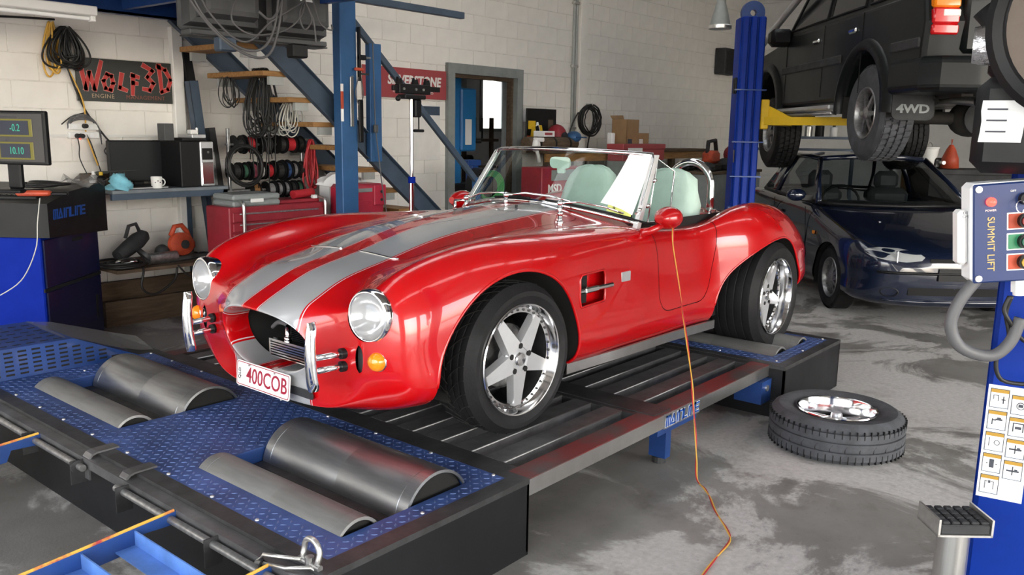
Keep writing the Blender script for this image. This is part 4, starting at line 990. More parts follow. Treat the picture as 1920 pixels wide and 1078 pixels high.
def plain_wheel(parent, loc, zdir, R, rim, w, nsp, tm, am, name='wheel', lugs=0):
    root = bpy.data.objects.new(name,None); COL.objects.link(root); root.parent = parent; root.matrix_local = frame(loc,zdir,(0,0,1))
    prof = [(rim-.01,-w+.02),(rim+.01,-w),(R*.9,-w-.006),(R-.012,-w+.02)]
    for k in range(4): z = -w+.03+(w-.05)*k/3.6; prof += [(R,z),(R,z+.035),(R-.010,z+.038),(R-.010,z+.044)]
    prof += [(R,-.03),(R-.012,-.012),(R*.9,.008),(rim+.02,.004),(rim,-.006),(rim-.012,-.014)]
    MB().lathe(prof,56).build('tyre',tm,root,smooth=30)
    if lugs:
        mb = MB()
        for k in range(lugs):
            for q in range(4):
                z = -w+.022+q*(w-.035)/4; sh = (q%2)*.5
                mb.bx(R-.008,-R*math.pi*.72/lugs,z,R+.010,R*math.pi*.72/lugs,z+(w-.04)/4-.010,Matrix.Rotation(2*math.pi*(k+sh)/lugs,4,'Z'))
        mb.build('tread_blocks',tm,root,kind='stuff')
    MB().lathe([(rim,-.006),(rim-.004,.002),(rim-.014,.0),(rim-.024,-.02),(rim-.03,-.045),(rim-.035,-.12)],40).build('rim',am,root,smooth=40)
    mb = MB()
    for k in range(nsp):
        mb.add([(-.018,.04,-.012),(.018,.04,-.012),(.012,rim-.026,-.028),(-.012,rim-.026,-.028),(-.018,.04,-.04),(.018,.04,-.04),(.012,rim-.026,-.05),(-.012,rim-.026,-.05)],[(0,1,2,3),(7,6,5,4),(0,4,5,1),(1,5,6,2),(2,6,7,3),(3,7,4,0)],Matrix.Rotation(2*math.pi*k/nsp,4,'Z'))
    mb.build('spokes',am,root)
    MB().lathe([(.001,.004),(.03,.002),(.05,-.010),(.055,-.04)],24).build('hub_cap',am,root,smooth=40)
    MB().lathe([(rim-.03,-.075),(.01,-.075)],32).build('brake_disc','matt_black',root)
    return root
for x in (0,-2.56):
    for s in (-1,1): plain_wheel(SD,(x,s*.80,.29),(0,s,0),.29,.185,.18,12,'tyre','grey_steel')
# ---------------------------------------------------------------- four wheel drive up on the lift
FW = thing('four_wheel_drive','dark grey four wheel drive raised high on the blue two-post lift','car',bay(8.2,3.58,1.39),AZ)
# local: x towards its front (away from camera), y towards the visible left side, z above its own ground line
XR, XF, HW = -1.27, 1.30, .83
def arcp(cx, r, a0, a1, cz=.40, n=12): return [(cx+r*math.cos(R_(a0+(a1-a0)*k/n)), cz+r*math.sin(R_(a0+(a1-a0)*k/n))) for k in range(n+1)]
side = [(-2.22,.62),(-1.76,.50)]+arcp(XR,.43,165,15)+[(-.80,.46),(.84,.46)]+arcp(XF,.43,165,10)+[(1.98,.50),(2.12,.62),(2.12,.85),(2.05,1.0),(1.0,1.10),(.85,1.16),(-2.20,1.16),(-2.25,.95)]
mb = MB(); mb.prism(side,-HW,HW,Matrix(((1,0,0,0),(0,0,1,0),(0,1,0,0),(0,0,0,1))))
o = mb.build('body','car_grey',FW); bv = o.modifiers.new('edge','BEVEL'); bv.width = .035; bv.segments = 3; bv.limit_method = 'ANGLE'; bv.angle_limit = R_(50)
for p in o.data.polygons: p.use_smooth = False
up = [(.86,1.15),(.30,1.70),(-2.08,1.72),(-2.22,1.15)]
P = [[(x,s*(HW-.03 if z < 1.3 else HW-.13),z) for x,z in up] for s in (-1,1)]
mb = MB(); mb.add(P[0]+P[1],[(0,1,2,3),(7,6,5,4),(0,4,5,1),(1,5,6,2),(2,6,7,3)]); mb.build('cabin','car_grey',FW)
def onside(x, z): k = (z-1.15)/.56; return (x,(HW-.03)-.10*min(1,max(0,k))+.006,z)
for poly in ([(.70,1.20),(.28,1.62),(-.28,1.62),(-.28,1.20)],[(-.36,1.20),(-.36,1.62),(-1.12,1.62),(-1.12,1.20)],[(-1.22,1.20),(-1.22,1.62),(-2.02,1.62),(-2.10,1.20)]):
    MB().add([onside(*p) for p in poly],[(0,1,2,3)]).build('side_window','dark_glass2' if 'dark_glass2' in MAT else mat('dark_glass2',(.012,.014,.015),.08,spec=.7),FW)
    MB().tube([onside(*p) for p in poly],.012,6,closed=True).build('window_seal','black',FW)
MB().tube(catmull([(1.72,HW+.0,1.02),(1.66,HW+.03,1.10),(1.2,HW+.03,1.25),(.45,HW+.02,1.47),(.2,HW-.0,1.56)],5),.036,10).build('snorkel','alloy',FW,smooth=True)
for x in (.72,-.32,-1.18):
    MB().tube([(x,HW+.001,.52),(x,HW+.001,1.14)],.0045,6).build('door_gap','matt_black',FW)
for x in (-.20,-1.05): MB().rbx(x-.02,HW-.005,1.00,x+.13,HW+.022,1.04,.012).build('door_handle','chrome',FW,smooth=35)
for xa, xb in ((-.78,.82),(-2.2,-1.74)): MB().rbx(xa,HW-.004,.78,xb,HW+.016,.85,.008).build('side_moulding','dusty_black',FW)
for cx in (XR,XF):
    for s in (1,-1):
        pr = [(cx+(.45)*math.cos(R_(a)),s*(HW+.015),.40+.45*math.sin(R_(a))) for a in range(-5,186,10)]
        P = [[(p[0],s*(HW-.03),p[2]) for p in pr],[(cx+(p[0]-cx)*1.0,s*(HW+.045),.40+(p[2]-.40)*1.0) for p in pr],[(cx+(p[0]-cx)*1.12,s*(HW+.035),.40+(p[2]-.40)*1.12) for p in pr],[(cx+(p[0]-cx)*1.2,s*(HW-.01),.40+(p[2]-.40)*1.2) for p in pr]]
        MB().grid(P).build('wheel_arch_flare','car_grey',FW,smooth=True)
        P = [[(cx+.44*math.cos(R_(a)),s*y,.40+.44*math.sin(R_(a))) for a in range(-10,191,10)] for y in (HW-.02,.45)]
        MB().grid(P).add(P[1]+[(cx,s*.45,.3)],[(i,i+1,len(P[1])) for i in range(len(P[1])-1)]).build('wheel_house','underbody',FW)
# running board, rear bumper, tail lamps, tail gate
MB().rbx(-.72,HW-.10,.40,.78,HW+.06,.44,.012).build('side_step','alloy',FW); MB().tube([(-.70,HW+.02,.37),(.76,HW+.02,.37)],.018,8).build('step_tube','stainless',FW,smooth=True)
mb = MB(); P = [(-1.75,HW-.02),(-1.80,HW+.03),(-2.25,HW+.02),(-2.36,HW-.08),(-2.38,0),(-2.36,-HW+.08),(-2.25,-HW-.02),(-1.8,-HW-.03),(-1.75,-HW+.02)]
mb.prism(P,.48,.72)
o = mb.build('rear_bumper','car_grey',FW); bv = o.modifiers.new('edge','BEVEL'); bv.width = .05; bv.segments = 4; bv.limit_method = 'ANGLE'; bv.angle_limit = R_(60)
for s in (1,-1):
    ta = s*(HW-.035); tb = s*(HW-.215)
    for nm, z0, z1, m in (('reflector_red',.86,.93,'red_lens'),('stop_lens',.93,1.035,'red_lens'),('indicator_lens',1.035,1.20,'amber')):
        MB().rbx(-2.275,min(ta,tb),z0,-2.20,max(ta,tb),z1,.012).build(nm,m,FW,smooth=40)
    MB().rbx(-2.279,min(ta-s*.06,tb),.975,-2.22,max(ta-s*.06,tb),1.025,.008).build('reverse_lens','white',FW)
MB().rbx(-2.27,-.58,.74,-2.21,.58,1.66,.03).build('tail_gate','car_grey',FW,smooth=40); MB().rbx(-2.285,-.35,.82,-2.26,.35,.95,.01).build('plate_recess','white_sheet',FW); MB().rbx(-2.285,-.5,1.2,-2.265,.5,1.58,.02).build('rear_window','dark_glass2',FW)
# mud flaps with lettering
for s in (1,-1):
    Mf = frame((XR-.52,s*.66,.58),(-1,0,.05),(0,-1,0))
    f = MB().prism(rrect(.31,.56,.05),0,.008,Mf).build('mud_flap','dusty_black',FW); text('flap_lettering','4WD',.085,'case_grey',Mf @ Matrix.Translation((0,-.20,.0085)),f,depth=.0008,sx=1.25,offset=.003)
# axle, differential, exhaust, springs, chassis
MB().cyl((XR,-.66,.33),(XR,.66,.33),.05,n=14).build('rear_axle','underbody',FW,smooth=True); MB().sph((XR,-.05,.33),.17,16,10,sx=.9,sy=1.0,sz=.85).build('differential','underbody',FW,smooth=True)
MB().lathe([(.13,0),(.13,.03),(.10,.04),(.01,.04)],20,frame((XR-.13,-.05,.33),(-1,0,0),(0,1,0))).build('differential_cover','dusty_black',FW,smooth=40)
for s in (1,-1): MB().bx(-2.15,s*.45-.04,.46,1.9,s*.45+.04,.56).build('chassis_rail','underbody',FW); MB().tube([(XR-.55,s*.5,.45),(XR-.2,s*.5,.36),(XR,s*.5,.30),(XR+.5,s*.5,.45)],.03,8,flat=.4).build('leaf_spring','underbody',FW)
MB().bx(-1.9,-.4,.50,1.5,.4,.60).build('floor_pan','underbody',FW); MB().rbx(-2.2,-.55,.42,-1.72,.0,.58,.05).build('fuel_tank','underbody',FW,smooth=40)
MB().tube([(-.9,.28,.44),(-1.7,.34,.46),(-2.05,.46,.44),(-2.34,.47,.42)],.032,12,caps=False).build('exhaust_pipe','stainless',FW,smooth=True)
for x, z in ((XR,.36),(XF,.20)):
    for s in (1,-1): plain_wheel(FW,(x,s*(.80),z),(0,s,0),.365,.205,.25,6,'tyre_dusty' if x == XR else 'tyre','grey_steel',lugs=44)
MB().rbx(.60,HW-.02,1.05,.78,HW+.20,1.22,.04).build('door_mirror','black',FW,smooth=40)
# ---------------------------------------------------------------- two post lift
def lift_column(mb_parent, d, s, w, dep, h, matn):
    pass
LF = thing('vehicle_lift','blue two-post lift column with yellow arms under the four wheel drive','lift',bay(8.45,2.24),AZ)
# local y positive = towards image left; visible front face is x = -.13
MB().bx(-.12,-.12,0,.12,.12,.012).build('base_plate','lift_blue',LF)
MB().rbx(-.10,-.12,.012,.12,.12,2.66,.01).build('column','lift_blue',LF)
for y in (-.078,0,.078): MB().rbx(-.135,y-.030,.012,-.098,y+.030,2.66,.010).build('column_rib','lift_blue',LF)
for z in (.86,1.16,1.49,1.98): MB().bx(-.142,-.15,z,-.095,.15,z+.012).build('column_band','blue_steel',LF)
MB().lathe([(.11,-.03),(.11,.03),(.03,.03),(.03,-.03),(.11,-.03)],28,frame((-.03,0,2.70),(1,0,0),(0,1,0))).build('head_sheave','blue_steel',LF,smooth=40)
MB().rbx(-.11,-.20,1.62,.1,-.12,1.9,.01).build('carriage','yellow_paint',LF)
for x0, x1, y1 in ((-.05,-.95,-.95),(.05,1.0,-.85)):
    P0 = Vector((x0,-.16,1.66)); P1 = Vector((x1,y1,1.66)); dv = (P1-P0).normalized(); nv = Vector((-dv.y,dv.x,0))*.045
    a_ = MB(); vs = [P0+nv,P0-nv,P1-nv,P1+nv]; a_.add([v for v in vs]+[v+Vector((0,0,.075)) for v in vs],[(0,1,2,3),(4,5,6,7),(0,1,5,4),(1,2,6,5),(2,3,7,6),(3,0,4,7)])
    ar = a_.build('swing_arm','yellow_paint',LF)
    MB().prism([(0,0),(.30,0),(0,.13)],-.012,.012,Matrix(((dv.x,0,nv.x/.045,P0.x),(dv.y,0,nv.y/.045,P0.y),(0,1,0,1.735),(0,0,0,1)))).build('arm_gusset','yellow_paint',ar)
    MB().cyl((P1.x,P1.y,1.735),(P1.x,P1.y,1.87),.05,n=16).build('arm_pad','black',ar,smooth=30)
MB().rbx(-.10,.12,1.95,-.03,.15,2.10,.01).build('junction_box','dark_plastic',LF)
MB().rbx(-.137,.119,1.30,-.10,.121,1.42,.002).build('warning_label','tan_disc',LF)
# ---------------------------------------------------------------- near lift column at the right edge
NL = thing('lift_column','bright blue lift column with control box at the right edge of the frame','lift',bay(2.34,1.50),AZ-R_(30))
# local: x away from camera, y left
MB().bx(-.12,-.42,0,.3,.2,.015).build('base_plate','lift_blue',NL)
MB().rbx(0,-.06,.015,.02,.125,3.2,.004).build('column_face','lift_blue',NL)
MB().rbx(.0,.105,.015,.22,.125,3.2,.004).build('column_side','lift_blue',NL)
MB().rbx(.03,-.30,.015,.05,-.062,3.2,.004).build('column_inner_face','lift_blue',NL)
MB().bx(.18,-.30,.015,.22,.105,3.2).build('column_back','blue_steel',NL)
MB().rbx(-.01,-.22,.36,.03,-.08,.40,.004).rbx(-.01,-.22,.86,.03,-.08,.90,.004).build('hose_clip','lift_blue',NL) if False else None
MB().tube([(.01,-.10,.02),(.005,-.10,.5),(.01,-.105,1.0)],.018,10).build('hydraulic_hose','black_cable',NL,smooth=True)
for z in (.42,.93): MB().rbx(-.012,-.19,z,.03,-.07,z+.02,.004).build('hose_clip','lift_blue',NL)
# instruction sticker: white sheet with nine framed pictograms
stp = MB().bx(-.0015,.0,.52,-.0005,.118,.865).build('instruction_sticker','paper',NL,label='white instruction sticker with pictograms')
mat('ochre',(.42,.24,.03),.6); mat('ink',(.05,.055,.07),.6); mat('pale_blue',(.55,.62,.72),.7)
for k in range(9):
    c = k%2; r = k//2
    if k == 8: c = 0
    y1 = .112-c*.055; z1 = .855-r*.066-.012*c
    f = MB().bx(-.0022,y1-.049,z1-.058,-.0015,y1,z1).build('pictogram_frame','ink',stp)
    MB().bx(-.0026,y1-.047,z1-.056,-.0022,y1-.002,z1-.002).build('pictogram_field','white',f)
    MB().bx(-.0030,y1-.047,z1-.012,-.0026,y1-.002,z1-.002).build('pictogram_header','ochre',f); MB().bx(-.0030,y1-.047,z1-.056,-.0026,y1-.002,z1-.046).build('pictogram_caption','pale_blue',f)
    m = MB(); cy, cz = y1-.0245, z1-.029
    B = lambda a,b,c_,d_: m.bx(-.0031,cy+a,cz+b,-.0026,cy+c_,cz+d_)
    if k in (0,): B(.002,-.008,.004,.010); B(.002,.008,.016,.010); B(.014,-.004,.016,.010); B(-.012,-.014,-.009,.008); B(-.016,-.004,-.005,-.001)
    elif k in (1,): m.tube([(-.0028,cy+.010*math.cos(R_(a)),cz-.002+.010*math.sin(R_(a))) for a in range(0,360,24)],.0012,5,closed=True); B(-.006,-.006,.006,.003)
    elif k in (2,): B(.010,-.014,.013,.004); B(-.014,0,.004,.005); B(-.010,.005,-.0,.009)
    elif k in (3,): B(-.014,-.014,-.011,.012); B(.011,-.014,.014,.012); B(-.014,.010,.014,.013); B(-.008,-.006,.008,.002)
    elif k in (4,): B(.012,-.014,.014,.012); m.tube([(-.0028,cy-.007+.007*math.cos(R_(a)),cz-.002+.007*math.sin(R_(a))) for a in range(0,360,30)],.001,5,closed=True)
    elif k in (5,7): B(-.001,-.014,.002,.012); B(-.016,-.004,.016,.001); B(-.012,.001,-.004,.005)
    elif k in (6,): B(-.006,-.014,.006,.012); B(-.014,-.003,-.010,.0); B(.010,-.003,.014,.0)
    else: B(-.012,-.014,-.010,.010); B(.010,-.014,.012,.010); B(-.012,.008,-.004,.010); B(.004,.008,.012,.010); B(-.003,.004,.003,.012)
    m.build('pictogram','ink',f)
MB().bx(-.0028,.09,.758,-.0026,.1,.762).build('sticker_mark','ink',stp)
# pad adapter hanging on the column
PA = thing('lift_pad','rubber-topped steel lift pad adapter stowed on the blue column','lift pad',bay(2.22,1.245,.50),AZ)
MB().cyl((0,0,-.235),(0,0,.0),.042,n=28).cyl((0,0,-.27),(0,0,-.235),.034,n=24).build('post','stainless',PA,smooth=30)
MB().bx(-.06,-.075,0,.06,.075,.006).bx(-.06,.069,0,.06,.075,.05).bx(-.06,-.075,0,.06,-.069,.05).build('tray','zinc',PA)
MB().rbx(-.058,-.068,.006,.058,.068,.034,.004).build('rubber_pad','dusty_black',PA)
fst = None
for i in range(4):
    for j in range(5):
        if fst is None: fst = MB().rbx(0,0,0,.024,.022,.008,.003).build('rubber_stud','dusty_black',PA,loc=(-.055,-.065,.034))
        else: mobj('rubber_stud',fst.data,None,PA,loc=(-.055+i*.0285,-.065+j*.0265,.034))
br = MB().bx(-.05,-.14,-.24,.06,.07,-.234).build('bracket','zinc',PA); MB().bx(.05,-.14,-.28,.056,-.03,-.234).build('bracket_flange','zinc',PA); MB().cyl((.045,-.09,-.256),(.05,-.09,-.256),.012,n=6).build('bracket_bolt','dark_steel',PA)
# control box
CB = thing('control_box','navy lift control box with red green and amber push buttons','control box',bay(2.30,1.335,1.325),AZ-R_(8))
Tb = Matrix.Rotation(R_(-6),4,'X')
def cbm(mb): mb.v = [tuple(Tb @ Vector(p)) for p in mb.v]; return mb
cbm(MB().rbx(-.035,-.10,-.135,.05,.10,.135,.012)).build('enclosure','paper',CB,smooth=35)
cbm(MB().rbx(-.042,-.098,-.133,-.034,.098,.133,.006)).build('lid','panel_navy' if 'panel_navy' in MAT else mat('panel_navy',(.012,.03,.12),.35),CB,smooth=35)
for y in (-.085,.085):
    for z in (-.12,.12): cbm(MB().cyl((-.046,y,z),(-.040,y,z),.009,n=14)).build('lid_screw','zinc',CB,smooth=30)
fm = Matrix(((0,0,-1,-.0425),(-1,0,0,0),(0,1,0,0),(0,0,0,1)))
for z, m, bc in ((.030,'orange_red','red_button'),(-.025,'btn_green','green_button'),(-.080,'orange_red','amber_button')):
    for nm, cc in (('btn_green',(.03,.22,.10)),('red_button',(.20,.01,.01)),('green_button',(.01,.10,.06)),('amber_button',(.42,.26,.03))):
        if nm not in MAT: mat(nm,cc,.35)
    b_ = cbm(MB().rbx(-.045,-.080,z-.020,-.041,.012,z+.020,.003)).build('button_plate',m,CB); cbm(MB().rbx(-.0435,-.083,z-.023,-.0415,.015,z+.023,.002)).build('plate_edge','white',b_)
    cbm(MB().cyl((-.062,-.028,z),(-.044,-.028,z),.019,n=22)).build('button_collar','dark_plastic',b_,smooth=30); cbm(MB().cyl((-.066,-.028,z),(-.061,-.028,z),.0135,.014,n=20)).build('push_button',bc,b_,smooth=30)
    if z > 0 or z < -.05:
        sg = 1 if z > 0 else -1
        cbm(MB().prism([(.058,z-.010*sg),(.062,z-.010*sg),(.062,z+.001*sg),(.067,z+.001*sg),(.060,z+.012*sg),(.053,z+.001*sg),(.058,z+.001*sg)],.0026,.0032,fm)).build('arrow_mark','white',b_)
    else: cbm(MB().cyl((-.0458,-.062,z),(-.0448,-.062,z),.005,n=14)).build('stop_mark','white',b_)
cbm(MB().cyl((-.050,.055,.085),(-.042,.055,.085),.012,n=20).sph((-.050,.055,.085),.011,14,8)).build('power_lamp','led_red',CB,smooth=True)
cbm(MB().cyl((-.060,-.028,.088),(-.042,-.028,.088),.016,n=20)).build('key_switch','dark_plastic',CB,smooth=30); cbm(MB().bx(-.066,-.031,.078,-.060,-.025,.098)).build('key_slot','chrome',CB); cbm(MB().tube([(-.064,-.010+.011*math.cos(R_(a)),.070+.016*math.sin(R_(a))) for a in range(0,360,30)],.0012,5,closed=True)).build('key_ring','chrome',CB)
def cbtext(nm, t_, size, m, y, z, rot=0, **kw):
    me = text_mesh(t_,size,depth=.0004,**kw); me.transform(Tb @ fm @ Matrix.Translation((-y,z,.0006)) @ Matrix.Rotation(R_(rot),4,'Z')); return mobj(nm,me,m,CB)
cbtext('box_lettering','SUMMIT LIFT',.026,'ochre_bright' if 'ochre_bright' in MAT else mat('ochre_bright',(.62,.42,.14),.5),.055,-.028,-90)
cbtext('power_lettering','POWER',.008,'white',.055,.062); cbtext('off_lettering','OFF',.008,'white',.0,.110); cbtext('on_lettering','ON',.008,'white',-.055,.104)
sb = cbm(MB().rbx(-.02,.103,-.085,.03,.128,.065,.008)).build('side_box','white',CB,smooth=35); cbtext('side_lettering','DE\nCM',.010,'ink',.118,.055) 
cbm(MB().cyl((0,-.035,-.17),(0,-.035,-.135),.022,n=8).cyl((0,-.035,-.18),(0,-.035,-.165),.016,n=14)).build('cable_gland','white',CB,smooth=30)
MB().tube(catmull([(-.0,.055,-.13),(-.005,.10,-.20),(-.005,.115,-.27),(-.005,.08,-.33),(-.0,.0,-.35),(.0,-.045,-.31),(.0,-.065,-.24)],6),.0165,12).build('flexible_conduit','grey_cable',CB,smooth=True)
MB().tube(catmull([(0,-.035,-.18),(.01,-.03,-.23),(.01,-.045,-.30),(.01,-.02,-.36),(.01,-.04,-.42),(.01,-.12,-.43)],5),.006,8).build('control_cable','black_cable',CB,smooth=True)
MB().tube(catmull([(0,-.03,-.18),(.0,-.02,-.22),(.0,-.045,-.26),(.02,-.08,-.30),(.02,-.13,-.33)],5),.006,8).build('control_cable','black_cable',CB,smooth=True)
# hydraulic power unit above
PU = thing('power_unit','black hydraulic tank with taped paper notice above the control box','power unit',bay(2.26,1.30,1.48),AZ-R_(28))
MB().rbx(-.06,-.28,0,.10,.095,.245,.03).build('tank','dark_plastic',PU,smooth=40)
MB().rbx(-.035,-.24,.24,.08,.075,.33,.02).build('pump_block','dark_plastic',PU,smooth=40)
pn = MB(); pn.grid([[(-.0645-.0015*math.sin(i*1.3+j)-.0015,.078-.032*i+.002*math.sin(j*2),.08+.105*(1-j/4)) for j in range(5)] for i in range(4)]); pn.build('paper_notice','paper',PU,label='crumpled white paper notice taped to the tank')
for k in range(3): MB().bx(-.0695,.020,.105+k*.028,-.0688,.066,.109+k*.028).build('notice_line','ink',PU)
MB().lathe([(.04,-.08),(.05,-.06),(.054,0),(.05,.05),(.045,.07)],24,frame((-.04,.045,.325),(0,1,0),(0,0,1))).build('foil_wrap','foil',PU,smooth=True)
for y in (-.05,.0,.06): MB().lathe([(.055,-.008),(.060,-.004),(.060,.004),(.055,.008)],24,frame((-.04,y,.325),(0,1,0),(0,0,1))).build('tape_band','black_cable',PU,smooth=True)
MB().cyl((0,.02,.33),(0,.10,.42),.03,n=14).build('hose_elbow','dark_plastic',PU,smooth=True); MB().cyl((0,.03,.45),(0,.07,.45),.028,n=16).build('filler_cap','dark_plastic',PU,smooth=30)
DR = thing('hose_drum','large round tan disc with thick black rim hanging at the top right corner','drum',bay(2.03,1.33,1.62),AZ-R_(30))
Md = frame((0,0,.22),(-1,.35,-.1),(0,1,0))
MB().lathe([(.215,-.03),(.235,-.01),(.235,.02),(.215,.03),(.195,.02),(.19,.0)],48,Md).build('rim','dark_plastic',DR,smooth=40)
MB().lathe([(.19,.01),(.08,.02),(.001,.02)],48,Md).build('face','tan_disc',DR,smooth=40); MB().lathe([(.06,-.12),(.06,-.02)],20,Md).build('spindle','dark_plastic',DR,smooth=True)
# ---------------------------------------------------------------- loose wheel lying on the floor
TW = thing('loose_wheel','worn grey tyre on a chrome rim lying flat on the concrete','wheel',(1.955,-.455,0))
Rt, wt = .325, .205
prof = [(.19,.012),(.23,.0),(.28,.002),(Rt-.012,.014),(Rt-.003,.03)]
for k in range(4): z = .032+(wt-.064)*k/3; prof += ([(Rt+.004,z+.002),(Rt+.005,z+.02),(Rt+.004,z+(wt-.064)/3-.008),(Rt-.006,z+(wt-.064)/3-.006),(Rt-.006,z+(wt-.064)/3)] if k < 3 else [(Rt-.001,z)])
prof += [(Rt-.003,wt-.03),(Rt-.014,wt-.012),(.285,wt+.004),(.24,wt+.002),(.215,wt-.010),(.195,wt-.016),(.19,wt-.02)]
MB().lathe(prof,72).build('tyre','tyre_dusty',TW,smooth=28)
mb = MB()
for k in range(60):
    M = Matrix.Rotation(2*math.pi*k/60,4,'Z')
    for z0, z1 in ((.020,.060),(wt-.060,wt-.022)): mb.bx(Rt-.004,-.0022,z0,Rt+.0058,.0022,z1,M)
    if k%2: mb.tube([M @ Vector((Rt+.002,-.018+.006*q*q/4,.085+.008*q)) for q in range(-1,4)],.0028,5)
mb.build('tread_sipes','black',TW,kind='stuff')
MB().lathe([(.192,wt-.022),(.199,wt-.008),(.196,wt-.002),(.188,wt-.004),(.183,wt-.014),(.176,wt-.06),(.172,wt-.085)],64).build('rim','polished',TW,smooth=40); MB().lathe([(.172,wt-.085),(.168,wt-.09),(.172,.03),(.19,.02)],48).build('rim_barrel','dark_steel',TW,smooth=40)
mb = MB()
for k in range(8):
    for sg in (-1,1):
        t0 = 2*math.pi*k/8; t1 = t0+sg*.36
        p0 = Vector((.05*math.cos(t0),.05*math.sin(t0),wt-.075)); p1 = Vector((.172*math.cos(t1),.172*math.sin(t1),wt-.085)); mb.tube([p0,p1],.0065,6,flat=.8)
mb.build('spokes','alloy',TW,kind='stuff')
MB().lathe([(.075,wt-.10),(.072,wt-.075),(.06,wt-.066),(.03,wt-.063),(.028,wt-.04),(.022,wt-.03),(.001,wt-.027)],36).build('hub','alloy',TW,smooth=40)
MB().lathe([(.171,.05),(.01,.05)],32).build('rim_shade','matt_black',TW)  # black disc added as the shade seen between the spokes
# ---------------------------------------------------------------- probe lead draped from the red car mirror to the floor
ld = catmull([(1.60,.345,1.115),(1.555,.32,1.06),(1.535,.30,.97),(1.44,.20,.78),(1.33,.09,.58),(1.23,0.0,.42),(1.17,-.05,.30),(1.13,-.09,.18),(1.09,-.12,.09),(1.03,-.16,.018),(.98,-.225,.008),(.92,-.28,.006),(.80,-.37,.006),(.68,-.48,.006),(.60,-.53,.006),(.46,-.55,.006),(.32,-.57,.006),(.15,-.60,.006)],6)
def offs(P, r, tw):
    out = []
    for i, p in enumerate(P):
        out.append(p+Vector((math.cos(i*tw),math.sin(i*tw),.0))*r+Vector((0,0,.001)))
    return out
PL = thing('probe_lead','twisted red and yellow lead hanging from the car mirror to the floor','cable',(0,0,0))
MB().tube(offs(ld,.0028,.35),.0032,6).build('yellow_core','yellow_cable',PL,smooth=True)
MB().tube(offs(ld,-.0028,.35),.0028,6).build('red_core','red_cable',PL,smooth=True)
# ================================================================ control console
CN = thing('console_cabinet','blue steel dynamometer console with black sloping top at the left','cabinet',bay(5.84,-3.40),AZ)
# local x away from camera, y left; right face y=+... (-.35)
MB().rbx(-.38,-.345,.0,.38,.27,.84,.008).build('body','console_blue' if 'console_blue' in MAT else mat('console_blue',(.002,.016,.24),.6,var=.06,spec=.1),CN)
dm = mat('console_dark',(.004,.008,.045),.4,coat=.2)
MB().rbx(-.36,-.355,.50,.37,-.343,.82,.006).build('drawer','console_dark',CN); MB().rbx(.0,-.358,.765,.14,-.352,.79,.002).build('drawer_pull','matt_black',CN)
dd = MB().rbx(-.36,-.355,.03,.37,-.343,.475,.006).build('door','console_dark',CN); MB().rbx(.27,-.358,.17,.30,-.352,.34,.002).build('door_pull','matt_black',dd)
MB().bx(-.38,-.352,.476,.38,-.343,.498).build('drawer_gap','matt_black',CN)
hs = MB(); prof = [(-.40,.84),(.39,.80),(.39,1.13),(.30,1.15),(-.10,1.12),(-.40,1.06)]
hs.prism(prof,-.30,.42,Matrix(((1,0,0,0),(0,0,-1,0),(0,1,0,0),(0,0,0,1)))); hs.build('top_housing','dark_plastic',CN)
MB().rbx(-.385,.335-.74,1.05,-.30,.33,1.085,.01).build('front_lip','grey_plastic',CN) if False else None
kb = MB().rbx(-.30,-.30,1.075,-.08,.05,1.10,.006).build('keypad_tray','dark_plastic',CN)
for i in range(5):
    for j in range(8): MB().rbx(-.285+i*.04,-.285+j*.04,1.10,-.255+i*.04,-.255+j*.04,1.106,.002).build('key','black',kb)
blocky('maker_lettering','MAINLINE',.055,'logo_blue',frame((-.13,-.4215,.985),(0,-1,0),(1,0,0)),CN,d=.002)
# things on the console
MO = thing('monitor','black flat monitor showing green readouts on the console','monitor',bay(5.35,-3.14,1.14),AZ-R_(14))
MB().rbx(.0,-.28,.17,.04,.28,.50,.008).build('bezel','dark_plastic',MO); MB().bx(-.002,-.262,.19,.0,.262,.482).build('screen','screen_grey',MO)
for z, t_ in ((.365,'-0.2'),(.225,'10.10')):
    fr = MB().rbx(-.006,-.19,z-.022,-.002,.10,z+.085,.003).build('readout_frame','screen_frame',MO); MB().bx(-.008,-.165,z-.012,-.006,.055,z+.075).build('readout_field','screen_dark',fr)
    text('readout_digits',t_,.062,'readout_green',Matrix(((0,0,-1,-.0085),(-1,0,0,-.065),(0,1,0,z+.030),(0,0,0,1))),fr,depth=.0005,sx=.8)
for z, t_ in ((.462,'Manifold Pressure kPa'),(.322,'AFR 1')): text('readout_title',t_,.018,'ink',Matrix(((0,0,-1,-.0035),(-1,0,0,.0),(0,1,0,z),(0,0,0,1))),MO,depth=.0003)
MB().rbx(.02,-.05,.02,.06,.05,.20,.01).build('neck','dark_plastic',MO); MB().rbx(-.08,-.13,0,.12,.13,.02,.006).build('foot','dark_plastic',MO)
o = thing('hand_tool','red handled tool lying on the console below the monitor','tool',bay(5.32,-2.99,1.12),AZ+.2)
MB().rbx(-.03,-.10,0,.03,.10,.035,.012).build('handle','orange_red',o,smooth=40); MB().rbx(-.02,-.20,.003,.02,-.10,.025,.008).build('head','black',o)
def coil(name, label, c, r, n, rad, mat_, tilt=(0,0,1), cat='cable', squash=1.0, jit=.15, parent=None, tail=None):
    P = []; M = frame(c, tilt, (1,0,0))
    for k in range(n*20+1):
        t = 2*math.pi*k/20; rr = r*(1+jit*math.sin(t*.37+c[0]*9)+jit*.6*math.sin(t*1.13)); P.append(M @ Vector((rr*math.cos(t),rr*squash*math.sin(t),rad*1.2*math.sin(t*.51)+rad*.35*(k/20))))
    if tail: P += [Vector(p) for p in catmull([P[-1]]+[Vector(q) for q in tail],6)]
    o = MB().tube(P,rad,6).build(name,mat_,parent,smooth=True)
    if parent is None: tag(o,label,cat)
    return o
